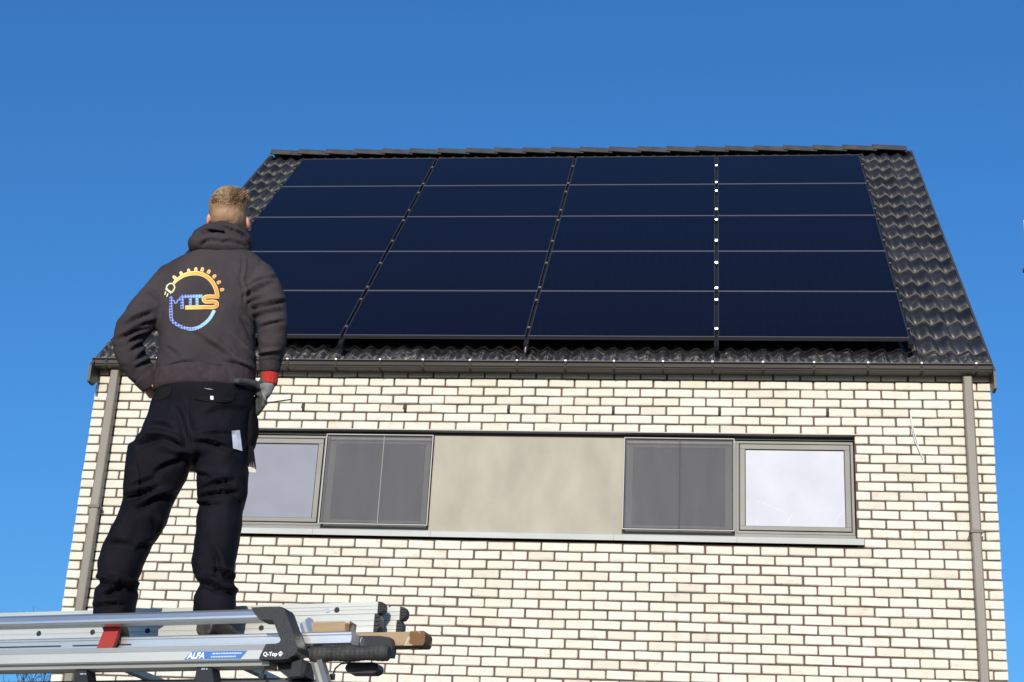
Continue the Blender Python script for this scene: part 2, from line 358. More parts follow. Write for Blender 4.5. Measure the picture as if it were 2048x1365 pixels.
def screen(x0, x1, mull, label):
    wn = empty('window', ((x0+x1)/2, YF, ZB), house); wn['label'] = label
    f = MB(); ring(f, x0+.02, x1-.02, ZB+.055, ZT-.01, .055, YF, YF+.05); f.build('outer_frame', M['frame'], wn)
    p = MB(); p.box(x0+.076, x1-.076, YF+.02, YF+.026, ZB+.11, ZT-.065); p.build('pane', M['dark_pane'], wn)
    sn = empty('insect_screen', ((x0+x1)/2, .02, ZB), wn)
    f = MB(); ring(f, x0, x1, ZB+.048, ZT-.008, .0085, .000, .018); f.build('screen_frame', M['screen_frame'], sn)
    f = MB(); ring(f, x0+.0088, x1-.0088, ZB+.057, ZT-.017, .006, .004, .018); f.build('screen_gasket', M['gasket'], sn)
    f = MB(); xm = mull; f.box(xm-.0035, xm+.0035, .006, .010, ZB+.062, ZT-.022); f.build('centre_bar', M['frame'] if mull < 4 else M['gasket'], sn)
    f = MB(); f.add([(x0+.014, .012, ZB+.06), (x1-.014, .012, ZB+.06), (x1-.014, .012, ZT-.02), (x0+.014, .012, ZT-.02)], [(0, 1, 2, 3)]); f.build('insect_mesh', M['screen'], sn)
screen(2.088, 3.004, 2.585, 'window behind an insect screen nearest the worker')
screen(4.602, 5.508, 5.062, 'window behind an insect screen next to the bright pane')
pn = MB(); pn.cbox(3.006, 4.600, .050, .12, ZB-.004, ZT, .002); pn.build('infill_panel', M['infill'], house)
for a, c2, m1, m2 in ((OX0+.003, 3.005, 2.086, 2.1), (4.601, OX1-.003, 5.509, 5.5215)):      # lower band under the casements, and the post between
    fb = MB(); fb.cbox(a, c2, .068, .12, ZB-.004, ZB+.050, .002); fb.build('frame_band', M['frame'], house)
    fb = MB(); fb.box(m1, m2, .072, .13, ZB+.05, ZT-.004); fb.build('window_post', M['frame'], house)
sx = [1.065, 2.058, 3.042, 4.541, 5.527, 6.528]
sill = empty('window_sill', (3.8, -.03, 5.34), house)
for a, c2 in zip(sx, sx[1:]):
    s_ = MB(); s_.prism([(a+.001, -.036, 5.342), (a+.001, -.038, 5.388), (a+.001, -.034, 5.392), (a+.001, .115, 5.409), (a+.001, .115, 5.404), (a+.001, -.028, 5.386), (a+.001, -.030, 5.342)], (1, 0, 0), c2-a-.002)
    s_.build('sill_piece', M['sill'], sill)

# ------------------------------------------------------------------ roof
rf = MB()
ZE = roofpt(0, .02, -.235); xr0, xr1 = .03, 7.56
for s0 in (1,):
    rf.add([(xr0, ZE.y, ZE.z), (xr1, ZE.y, ZE.z), (xr1, RIDGE.y, RIDGE.z-.05), (xr0, RIDGE.y, RIDGE.z-.05), (xr0, HD-ZE.y, ZE.z), (xr1, HD-ZE.y, ZE.z)], [(0, 1, 2, 3), (3, 2, 5, 4)])
roof = rf.build('roof', M['underlay'], house)
TP, TG = .1396, .33              # wave pitch and row gauge
XT0 = 2.682-19*TP                # left edge of the tiling; crests stand at multiples of the wave pitch
def wave(t):
    t = t % 1.0                  # 0 = crest; quick fall, flat pan, long rise to the next crest
    if t < .38: return .5+.5*math.cos(math.pi*t/.38)
    return .5-.5*math.cos(math.pi*(t-.38)/.62)
def tile_mesh(mb, x0, s0, R, j=1.0, w=2):
    NS = 9*w; Lh = TG+.05; th = .020; vs = []
    lift = R.uniform(-.003, .003)*j; tw = R.uniform(-.003, .003)*j
    for (s, up) in ((0, .024), (Lh, .002)):
        for bot in (0, 1):
            for i in range(NS+1):
                t = i/9; x = i*TP/9
                h = wave(t)*.040 + up + lift + tw*(t-1) - bot*th
                vs.append((x0+x, 0, 0, s0+s, h))
    pts = []
    for (x, _, _, s, h) in vs: pts.append((Vector((x, 0, 0)) + SU*s + SN*h))
    n = NS+1; fs = []; mi = []
    for i in range(NS):
        fs.append((i, i+1, 2*n+i+1, 2*n+i)); mi.append(0)
        fs.append((i, n+i, n+i+1, i+1)); mi.append(1)
    fs.append((0, 2*n, 3*n, n)); mi.append(0); fs.append((n-1, 2*n-1, 4*n-1, 3*n-1)); mi.append(0)
    k = len(mb.v); mb.v += [tuple(p) for p in pts]
    for f, m_ in zip(fs, mi): mb.f.append(tuple(q+k for q in f)); mb.m.append(m_)
NC, NR = 27, 19
Rt = random.Random(11)
tv = []
for q in range(6):
    mb = MB(); tile_mesh(mb, 0, 0, Rt); me = mb.mesh('roof_tile', [M['tile'], M['tile_edge']])
    for p in me.polygons: p.use_smooth = p.material_index == 0
    tv.append(me)
field = MB()
for k in range(NR):
    for c_ in range(NC):
        x0 = XT0+c_*2*TP; s0 = .09+TG*(k-1) if k else -.165
        seen = k < 2 or c_ < 3 or c_ > 23 or k == NR-1
        base = roofpt(0, 0, ROOF_OFF)
        if seen:
            o = link_mesh('roof_tile', tv[Rt.randrange(6)], roof, Vector((x0+Rt.uniform(-.003, .003), 0, 0))+base+SU*(s0+Rt.uniform(-.007, .007))+SN*Rt.uniform(-.002, .003))
        else:
            k0 = len(field.v); tile_mesh(field, x0, s0, Rt)
            for i in range(k0, len(field.v)): field.v[i] = tuple(Vector(field.v[i])+base)
fo = field.build('tile_field', [M['tile'], M['tile_edge']], roof); tag(fo, kind='stuff')
for p in fo.data.polygons: p.use_smooth = p.material_index == 0
# back slope: plain sheet of the same covering, out of sight
bs = MB(); bs.add([(xr0, RIDGE.y, RIDGE.z+.02), (xr1, RIDGE.y, RIDGE.z+.02), (xr1, HD+.1, 6.93), (xr0, HD+.1, 6.93)], [(0, 1, 2, 3)]); bs.build('back_slope', M['tile'], roof)
# ridge tiles: each laps the next, its right end low, left end raised
rx = .083; n_ = 0; RG = roofpt(0, RIDGE_S, -.165)
while rx < 7.5:
    L_ = .342; x1 = min(rx+L_, 7.565)
    mb = MB(); prof = []
    for a in range(9):
        an = math.radians(22.5*a); prof.append((math.cos(an)*(.110 if a not in (0, 8) else .128), math.sin(an)*.062 if a not in (0, 8) else -.040))
    vs = []
    for xe, dz, sc_ in ((rx-.03, .024, 1.04), (x1+.01, .000, 1.0)):
        for y, z in prof: vs.append((xe, RG.y+y*sc_, RG.z+.005+dz+z*sc_-.012))
    for xe, dz, sc_ in ((rx-.03, .024, 1.04), (x1+.01, .000, 1.0)):
        for y, z in prof: vs.append((xe, RG.y+y*sc_*.86, RG.z-.005+dz+z*sc_*.82-.012))
    m9 = 9; fs = []
    for i in range(m9-1):
        fs.append((i, i+1, m9+i+1, m9+i)); fs.append((2*m9+i, 3*m9+i, 3*m9+i+1, 2*m9+i+1)); fs.append((i, 2*m9+i, 2*m9+i+1, i+1)); fs.append((m9+i, m9+i+1, 3*m9+i+1, 3*m9+i))
    fs += [(0, m9, 3*m9, 2*m9), (m9-1, 3*m9-1, 4*m9-1, 2*m9-1)]
    mb.add(vs, fs); o = mb.build('ridge_tile', M['ridge'], roof); rx += L_-.0045
for xa in (-.004, 7.578):        # dark verge boards closing the gables
    v = MB(); q0 = roofpt(xa, -.30, -.195); 
    v.prism([(xa, q0.y, q0.z-.12), (xa, q0.y, q0.z+.03), (xa, RIDGE.y, RIDGE.z+.06), (xa, RIDGE.y, RIDGE.z-.12), (xa, q0.y+.11, q0.z-.12)], (1, 0, 0), .020 if xa > 1 else .024)
    v.build('verge_board', M['gutter'], roof)

# gutter and downpipes
gp = [(-.020, 6.850), (-.020, 6.788), (-.118, 6.7735), (-.142, 6.777), (-.152, 6.785), (-.151, 6.789), (-.139, 6.796), (-.151, 6.803), (-.141, 6.835), (-.160, 6.843), (-.163, 6.845), (-.163, 6.849), (-.158, 6.851), (-.149, 6.846), (-.136, 6.834), (-.134, 6.797), (-.125, 6.784), (-.026, 6.795), (-.026, 6.850)]
gm = MB(); gm.prism([(-.008, y, z) for y, z in gp], (1, 0, 0), 7.592)
gutter = gm.build('gutter', M['gutter'], house)
ft = MB(); ft.box(.02, W-.02, -.0185, -.004, 6.79, 6.93); ft.build('fascia', M['gutter'], house)
for px in (212, 314, 575, 672, 760, 846, 940, 1034, 1131, 1228, 1326, 1425, 1526, 1628, 1736, 1843, 1952):
    x = onY(px, 722, -.155).x
    c = MB(); c.box(x-.008, x+.008, -.167, -.144, 6.843, 6.855); clip = c.build('gutter_clip', M['clip'] if px > 300 else M['gutter'], gutter)
    c = MB(); c.prism([(x-.010, -.146, 6.839), (x-.010, -.1545, 6.839), (x-.010, -.1545, 6.786), (x-.010, -.142, 6.7735), (x-.010, -.118, 6.7705), (x-.010, -.03, 6.783), (x-.010, -.03, 6.786), (x-.010, -.118, 6.776), (x-.010, -.14, 6.781)], (1, 0, 0), .020)
    c.build('bracket_strap', M['strap'], clip)
def downpipe(xc, zbr, label):
    dp = MB(); hw, hd, r = .0395, .038, .012; yc = -.056; prof = []
    for cx_, cy_, a0 in ((hw-r, hd-r, 0), (-hw+r, hd-r, 90), (-hw+r, -hd+r, 180), (hw-r, -hd+r, 270)):
        for a in (0, 45, 90): prof.append((cx_+r*math.cos(math.radians(a0+a)), cy_+r*math.sin(math.radians(a0+a))))
    def sec(z0, z1, s): dp.prism([(xc+x*s, yc+y*s, z0) for x, y in prof], (0, 0, 1), z1-z0)
    sec(6.62, 6.785, .94); sec(zbr, 6.64, 1.0); sec(zbr-1.9, zbr+.05, .95); sec(.05, zbr-1.87, 1.0)
    d = dp.build('downpipe', M['pipe'], house); d['label'] = label
    b_ = MB(); b_.box(xc-.047, xc+.047, -.1005, -.097, zbr-.012, zbr+.012); b_.box(xc-.047, xc-.043, -.0965, -.002, zbr-.012, zbr+.012); b_.box(xc+.043, xc+.047, -.0965, -.002, zbr-.012, zbr+.012)
    for sgn in (-1, 1): b_.tube([(xc+sgn*.056, -.075, zbr), (xc+sgn*.049, -.075, zbr)], .010, 8); b_.tube([(xc+sgn*.050, -.012, zbr-.035), (xc+sgn*.050, -.0005, zbr-.035)], .011, 8)
    b_.build('pipe_bracket', principled('bracket_metal', (.13, .12, .11), .6, .3), d)
downpipe(.183, 5.535, 'left downpipe beside the worker'); downpipe(7.392, 5.455, 'right downpipe near the house corner')

# ------------------------------------------------------------------ solar panels, rails and clamps
Q, PR, X0P = 1.59214, 1.07755, 0.57974
def pv_material():
    m = principled('solar_glass', (.0035, .0055, .017), .06, 0, .205); nt = m.node_tree; N = nt.nodes; L = nt.links; b = N['Principled BSDF']
    tc = N.new('ShaderNodeTexCoord'); nz = N.new('ShaderNodeTexNoise'); nz.inputs['Scale'].default_value = 1.3; nz.inputs['Detail'].default_value = 5; L.new(tc.outputs['Object'], nz.inputs[0])
    cr = N.new('ShaderNodeValToRGB'); cr.color_ramp.elements[0].color = (.0032, .0018, .0040, 1); cr.color_ramp.elements[1].color = (.0048, .0030, .0068, 1)
    oi = N.new('ShaderNodeObjectInfo'); ad = N.new('ShaderNodeMath'); ad.operation = 'MULTIPLY_ADD'; ad.inputs[1].default_value = .35; L.new(oi.outputs['Random'], ad.inputs[0])
    h = N.new('ShaderNodeMath'); h.operation = 'MULTIPLY'; h.inputs[1].default_value = .65; L.new(nz.outputs['Fac'], h.inputs[0]); L.new(h.outputs[0], ad.inputs[2])
    L.new(ad.outputs[0], cr.inputs[0])
    sp = N.new('ShaderNodeSeparateXYZ'); L.new(tc.outputs['Object'], sp.inputs[0]); lines = []
    for sock, pitch in ((sp.outputs[0], .0780), (sp.outputs[2], .1208)):          # faint seams between the cells
        dv = N.new('ShaderNodeMath'); dv.operation = 'DIVIDE'; dv.inputs[1].default_value = pitch; L.new(sock, dv.inputs[0])
        fr = N.new('ShaderNodeMath'); fr.operation = 'FRACT'; L.new(dv.outputs[0], fr.inputs[0]); lt = N.new('ShaderNodeMath'); lt.operation = 'LESS_THAN'; lt.inputs[1].default_value = .05; L.new(fr.outputs[0], lt.inputs[0]); lines.append(lt)
    mm = N.new('ShaderNodeMath'); mm.operation = 'MAXIMUM'; L.new(lines[0].outputs[0], mm.inputs[0]); L.new(lines[1].outputs[0], mm.inputs[1])
    mx = N.new('ShaderNodeMix'); mx.data_type = 'RGBA'; mx.inputs[7].default_value = (.0068, .0052, .0088, 1); L.new(mm.outputs[0], mx.inputs[0]); L.new(cr.outputs[0], mx.inputs[6]); L.new(mx.outputs[2], b.inputs['Base Color'])
    return m
M['pv'] = pv_material()
M['pv_frame'] = principled('black_anodised_frame', (.030, .030, .033), .42, 0, .6)
M['pv_lip'] = principled('sunlit_frame_lip', (.13, .133, .145), .4, 0, .6)  # lighter copy of the frame colour: sunlight on the top edge painted in
M['rail'] = principled('black_rail', (.020, .020, .021), .5, .3)
M['clamp'] = principled('sun_glint_clamp', (.34, .32, .30), .13, 1.0)
fm = MB(); FL, FS, FT = Q-.027, PR-.007, .034
def rbox(mb, x0, x1, s0, s1, h0, h1, mi=0):     # box in roof axes
    vs = [Vector((x, 0, 0))+SU*s+SN*h for h in (h0, h1) for (x, s) in ((x0, s0), (x1, s0), (x1, s1), (x0, s1))]
    mb.add(vs, [(0, 3, 2, 1), (4, 5, 6, 7), (0, 1, 5, 4), (1, 2, 6, 5), (2, 3, 7, 6), (3, 0, 4, 7)], mi)
FB = .0085
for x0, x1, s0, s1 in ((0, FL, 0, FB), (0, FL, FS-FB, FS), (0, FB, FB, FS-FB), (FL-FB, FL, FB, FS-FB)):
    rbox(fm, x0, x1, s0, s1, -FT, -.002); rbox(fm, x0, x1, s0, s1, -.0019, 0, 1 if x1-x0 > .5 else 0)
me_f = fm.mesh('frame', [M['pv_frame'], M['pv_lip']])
gm = MB(); rbox(gm, FB, FL-FB, FB, FS-FB, -.008, -.0025); me_g = gm.mesh('glass', M['pv'])
gm = MB(); rbox(gm, FB, FL-FB, FB, FS-FB, -.014, -.0085); me_b = gm.mesh('backsheet', M['black'])
rown = ['bottom row, just above the gutter', 'second row from the bottom', 'middle row', 'second row from the ridge', 'top row, under the ridge']
coln = ['leftmost', 'second from the left', 'third from the left', 'rightmost']
Rp = random.Random(5)
for r in range(5):
    for c_ in range(4):
        base = roofpt(X0P+c_*Q+.0135, r*PR, Rp.uniform(-.001, .001))
        o = tag(empty('solar_panel', base), f'black solar panel, {coln[c_]} in the {rown[r]}', 'solar panel', 'solar panels on the roof')
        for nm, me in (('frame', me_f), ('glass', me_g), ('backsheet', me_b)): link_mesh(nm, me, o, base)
cl_s = [roof_s(1433, y)[1] for y in (331.4, 365, 382.5, 419, 439.4, 481.5, 526, 576, 600.6, 657)]
cm = MB()                        # clamp: foot in the gap, bright upright nose, bolt head
rbox(cm, -.013, .013, -.028, .028, -.03, .0025, 0)
v0 = [Vector((x, 0, 0))+SU*s+SN*h for x in (-.0115, .0115) for (s, h) in ((-.0200, .0028), (.022, .0028), (.022, .0145), (-.0098, .0145))]
cm.add(v0, [(0, 3, 2, 1), (4, 5, 6, 7), (0, 1, 5, 4), (1, 2, 6, 5), (2, 3, 7, 6), (3, 0, 4, 7)], 1)
p_ = SU*.006+SN*.0135; cm.tube([p_+SN*.002, p_+SN*.009], .0070, 8, 0)
me_c = cm.mesh('clamp', [M['rail'], M['clamp']]); me_d = cm.mesh('clamp', [M['rail'], principled('no_glint_clamp', (.020, .019, .019), .42, 1.0)])  # sun glint put into the metal colour: bright for one rail, dark for others
railn = ['leftmost black mounting rail beside the solar panels', 'black mounting rail between first and second panel columns', 'black mounting rail between second and third panel columns', 'black mounting rail between third and rightmost panel columns', 'rightmost black mounting rail with clamps along the panel edge']
for i in range(5):
    x = X0P+i*Q + (-.0 if 0 < i < 4 else (.006 if i == 0 else -.004))
    base = roofpt(x, 0, 0)
    o = tag(empty('mounting_rail', base), railn[i], 'mounting rail', 'mounting rails under the panels')
    mb = MB(); rbox(mb, -.02, .02, -.05 if i in (0, 4) else -.10, 5*PR+.03, -.075, -.036)
    for k in range(6): rbox(mb, -.014, .014, .35+k*.99, .39+k*.99, -.150, -.074)
    bar = mb.mesh('rail_bar', M['rail']); link_mesh('rail_bar', bar, o, base)
    if i in (2,):
        t_ = MB(); rbox(t_, -.004, .004, -.16, -.02, -.085, -.06); link_mesh('earth_strip', t_.mesh('earth_strip', principled('tin_strip', (.55, .48, .42), .4)), o, base)
    for s in cl_s: link_mesh('clamp', me_c if i == 3 else me_d, o, base+SU*(s+Rp.uniform(-.01, .01)))

# ------------------------------------------------------------------ van with roof rack and its load
VA = math.radians(12); E1 = Vector((math.cos(VA), -math.sin(VA), 0)); E2 = Vector((math.sin(VA), math.cos(VA), 0)); EZ = Vector((0, 0, 1))
M0 = Vector((3.377, -7.393, 0))                # where the worker stands, on the ground plan
def VP(a, d, z): return M0 + E1*a + E2*d + EZ*z
def A(px, py, d):                              # pixel on the upright plane at depth d -> (along, height)
    p = on_plane(px, py, M0+E2*d, E2); q = p-M0; return q.dot(E1), p.z
def rail(mb, prof, a0, a1, mi=0): return mb.prism([VP(a0, d, z) for d, z in prof], E1, a1-a0, mi)
def vbox(mb, a0, a1, d0, d1, z0, z1, mi=0):
    mb.add([VP(a, d, z) for z in (z0, z1) for (a, d) in ((a0, d0), (a1, d0), (a1, d1), (a0, d1))], [(0, 3, 2, 1), (4, 5, 6, 7), (0, 1, 5, 4), (1, 2, 6, 5), (2, 3, 7, 6), (3, 0, 4, 7)], mi); return mb
def alu(name, c0, c1, rough=.34, metal=.85):
    return noisy(name, c0, c1, rough, 6, metal, .5, bump=.05, bump_scale=120, stretch=(.15, .15, 1), rvar=.08)
M['alu'] = alu('mill_aluminium', (.62, .63, .62), (.74, .745, .735))
M['alu_matt'] = alu('worn_aluminium', (.50, .50, .46), (.60, .60, .56), .5, .55)
M['wood'] = noisy('weathered_timber', (.36, .26, .15), (.20, .115, .05), .85, 5, stretch=(.25, .25, 3), bump=.3)
M['wood_end'] = noisy('painted_timber', (.55, .46, .32), (.17, .085, .035), .85, 13, bump=.3, lo=.46, hi=.52)
M['rubber'] = noisy('grey_rubber', (.020, .020, .020), (.045, .043, .040), .7, 30, bump=.3)
M['van'] = noisy('dark_grey_paint', (.13, .135, .145), (.15, .155, .165), .3, 2, .3, .6, **{'Coat Weight': .6})
M['red'] = noisy('red_plastic', (.33, .020, .015), (.27, .016, .013), .5, 9)
M['sticker'] = principled('blue_sticker', (.05, .16, .45), .45)
M['white_print'] = principled('white_print', (.82, .83, .85), .5)

# the van: tall panel body with a rounded roof edge
van = tag(empty('panel_van', VP(-1.8, .6, 0)), 'dark grey van under the roof rack the worker stands on', 'van')
AR, AF, DN, DF, ZR = .98, -4.7, -.20, 1.50, 2.69
prof = [(DN+.02, .35), (DN-.10, .9), (DN-.10, 1.5), (DN-.02, 2.3), (DN+.02, 2.575), (DN+.035, 2.63), (DN+.065, 2.670), (DN+.13, 2.692), ((DN+DF)/2, 2.718)]
prof = prof + [(DN+DF-d, z) for d, z in prof[::-1][1:]]
st = []                          # stations along the van: (along, roof drop scale, narrowing)
for a, zs, nw in ((AR, .90, .08), (AR-.03, .955, .05), (AR-.10, .984, .03), (AR-.22, .993, .015), (AR-.42, 1, 0), (-2.6, 1, 0), (-3.3, .93, .02), (-3.75, .72, .06), (-4.4, .56, .10), (AF, .42, .18)):
    st.append([VP(a, d+(nw if d < .6 else -nw), .35+(z-.35)*zs) for d, z in prof])
mb = MB(); n = len(prof)
mb.add([p for s in st for p in s], [(i*n+k, i*n+k+1, (i+1)*n+k+1, (i+1)*n+k) for i in range(len(st)-1) for k in range(n-1)] + [tuple(range(n)), tuple(range((len(st)-1)*n, len(st)*n))] + [(i*n, (i+1)*n, (i+1)*n+n-1, i*n+n-1) for i in range(len(st)-1)])
mb.build('body', M['van'], van, smooth=False)
for a in (-3.7, -.1):
    for d in (DN+.08, DF-.08):
        w_ = MB(); w_.tube([VP(a, d-.11, .34), VP(a, d+.11, .34)], .34, 24); ty = w_.build('wheel', M['rubber'], van)
        w_ = MB(); w_.tube([VP(a, d-.118, .34), VP(a, d+.118, .34)], .2, 16); w_.build('rim', M['alu'], ty)
dg = principled('van_glass', (.01, .012, .015), .05)
for d in (DN+.012, DF-.012):
    w_ = MB(); s_ = -1 if d < .6 else 1
    w_.add([VP(a, d+s_*.03, z) for a, z in ((-3.3, 1.35), (-2.3, 1.35), (-2.3, 2.0), (-2.9, 2.0))], [(0, 1, 2, 3)]); w_.build('side_window', dg, van)
for k in range(2):
    w_ = MB(); vbox(w_, AR-.005, AR+.012, DN+.16+k*.81, DN+.93+k*.81, .5, 2.15); w_.build('rear_door', M['van'], van)

# roof rack
rack = tag(empty('roof_rack', VP(-.6, .5, 2.66)), 'aluminium roof rack with black corner cap fixed on the van', 'roof rack')
aC = A(512, 1240, -.22)[0]
mb = MB(); rail(mb, [(-.17, 2.897), (-.186, 2.9015), (-.204, 2.899), (-.214, 2.890), (-.2205, 2.874), (-.221, 2.8665), (-.213, 2.8595), (-.18, 2.857), (-.17, 2.862)], -3.4, aC+.03); mb.build('top_rail', M['alu'], rack)
mb = MB(); rail(mb, [(-.14, 2.779), (-.192, 2.7795), (-.206, 2.776), (-.216, 2.762), (-.222, 2.7545), (-.2225, 2.7245), (-.2175, 2.720), (-.205, 2.7195), (-.20, 2.7065), (-.14, 2.705)], -3.4, A(535, 1310, -.22)[0]); mb.build('lower_rail', M['alu_matt'], rack)
mb = MB(); rail(mb, [(1.30, 2.857), (1.35, 2.857), (1.35, 2.90), (1.30, 2.90)], -3.4, .5); mb.build('top_rail', M['alu'], rack)
mb = MB(); rail(mb, [(1.27, 2.705), (1.35, 2.705), (1.35, 2.778), (1.27, 2.778)], -3.4, .55); mb.build('lower_rail', M['alu_matt'], rack)
for a in (-3.0, -1.9, -.95, A(160, 1340, -.16)[0], A(408, 1340, -.16)[0]):
    mb = MB(); vbox(mb, a-.016, a+.016, -.139, 1.269, 2.768, 2.790); mb.build('crossbar', M['alu_matt'], rack)
capo = [(275, 246), (400, 240), (535, 238), (562, 246), (580, 272), (640, 440), (688, 590), (684, 640), (655, 672), (600, 702), (540, 709), (345, 709), (360, 668), (408, 572), (500, 568), (530, 556), (540, 535), (505, 450), (478, 375), (462, 356), (348, 352)]
mb = MB(); mb.prism([VP(a, -.236, z) for a, z in (A(440+x/4.452, 1160+y/4.452, -.236) for x, y in capo)], E2, .075)
cap = mb.build('corner_cap', noisy('black_moulding', (.014, .014, .015), (.022, .022, .023), .55, 40, bump=.25, bump_scale=200), rack)
def text(name, body, a, d, z, size, mat, parent, shear=0, bold=0):
    cu = bpy.data.curves.new(name, 'FONT'); cu.body = body; cu.size = size; cu.shear = shear; cu.extrude = .0002; cu.offset = bold; cu.materials.append(mat)
    t = bpy.data.objects.new('tmp', cu); COL.objects.link(t); dg_ = bpy.context.evaluated_depsgraph_get()
    me = bpy.data.meshes.new_from_object(t.evaluated_get(dg_)); bpy.data.objects.remove(t); bpy.data.curves.remove(cu); me.name = name
    me.transform(Matrix(((E1.x, 0, -E2.x, 0), (E1.y, 0, -E2.y, 0), (0, 1, 0, 0), (0, 0, 0, 1))))
    me.transform(Matrix.Translation(VP(a, d, z))); return link_mesh(name, me, parent)
a_, z_ = A(526, 1312.5, -.237); text('lettering', 'Q-Top', a_, -.2370, z_, .0185, M['white_print'], cap, 0, .0006)
a_, z_ = A(561, 1308, -.237); mb = MB()
for q in ([(-.011, 0), (0, .0095), (.011, 0), (.0085, 0), (0, .0072), (-.0085, 0)], [(-.009, -.0015), (.009, -.0015), (0, -.009)], [(-.006, .001), (.006, .001), (0, .006)]):
    mb.add([VP(a_+x, -.2372, z_+y) for x, y in q], [tuple(range(len(q)))])
mb.build('diamond_emblem', M['white_print'], cap)
stq = [(368, 1318.4), (383, 1302.6), (495, 1301.2), (481, 1316.6)]
mb = MB(); ss = [A(x, y, -.2232) for x, y in stq]; z0, z1 = 2.7262, 2.7535
mb.add([VP(ss[0][0], -.2232, z0), VP(ss[3][0], -.2232, z0), VP(ss[2][0], -.2232, z1), VP(ss[1][0], -.2232, z1)], [(0, 1, 2, 3)])
stk = mb.build('sticker', M['sticker'], rack)
text('lettering', 'ALFA', ss[0][0]+.012, -.2236, z0+.004, .0275, M['white_print'], stk, .25, .0012)
mb = MB(); x = ss[0][0]+.105; R = random.Random(2)
for row, (za, xe) in enumerate(((z0+.0165, ss[2][0]-.014), (z0+.0055, ss[3][0]-.010))):
    xx = x-row*.004
    while xx < xe-.008:
        l = R.uniform(.005, .011); vsx = [VP(xx, -.2236, za), VP(min(xx+l, xe), -.2236, za), VP(min(xx+l, xe)+.001, -.2236, za+.005), VP(xx+.001, -.2236, za+.005)]; mb.add(vsx, [(0, 1, 2, 3)]); xx += l+.0016
mb.build('fine_print', principled('pale_print', (.45, .55, .72), .5), stk)
def foot(pts, d0, t, nm='foot'):
    q = [A(x, y, d0) for x, y in pts]
    mb = MB(); mb.prism([VP(a, d0, z) for a, z in q], E2, t); return mb.build(nm, M['black'], rack)
for (tx0, tx1, bx0, bx1, ty, hx) in ((153.5, 171.5, 146, 176, 1332, 160), (396, 421, 388, 428, 1322, 403)):
    f_ = foot([(tx0, ty), (tx1, ty), (bx1, 1366), (bx0, 1366)], -.19, .06)
    for (u0, u1) in ((0, 7), (9, 12)):
        qa, qz = A(hx+u0, ty+16, -.1912); qb, _ = A(hx+u1, ty+16, -.1912); mb = MB(); vbox(mb, qa, qb, -.1914, -.1903, qz-.003, qz+.002); mb.build('bolt', M['alu'], f_)
foot([(553, 1319), (606, 1319), (609, 1352), (575, 1355), (556, 1340)], -.17, .08)
foot([(584, 1325), (604, 1318), (600, 1352), (580, 1354)], -.205, .03, 'foot_bracket')
mb = MB(); q = [A(x, y, -.19) for x, y in ((553, 1340), (543, 1335), (530, 1336), (526, 1343), (525, 1352))]
mb.tube([VP(a, -.19, z) for a, z in q], .0045, 8); qa, qz = A(525, 1352, -.19); vbox(mb, qa-.010, qa+.010, -.20, -.18, qz-.012, qz+.004); mb.build('cable', M['black'], rack)

# aluminium plank the worker stands on
plank = tag(empty('aluminium_plank', VP(0, 0, 2.80)), 'long grooved aluminium plank lying on the rack under the boots', 'plank')
aP = A(702, 1275, -.13)[0]
mb = MB(); rail(mb, [(-.120, 2.8335), (-.128, 2.833), (-.131, 2.829), (-.131, 2.823), (-.126, 2.821), (-.126, 2.8015), (-.131, 2.7995), (-.131, 2.794), (-.12, 2.7915), (-.062, 2.7915), (-.062, 2.8335)], -2.9, aP); mb.build('front_profile', M['alu'], plank)
mb = MB(); vbox(mb, -2.9, .40, -.0615, .165, 2.791, 2.833); mb.build('deck', M['alu_matt'], plank)
for px0, px1 in ((-60, 120), (143, 260)):
    a0, z0 = A(px0, 1297, -.1318); a1, _ = A(px1, 1297, -.1318); mb = MB(); vbox(mb, a0, a1, -.1275, -.1262, 2.803, 2.8075); mb.build('slot', M['black'], plank)

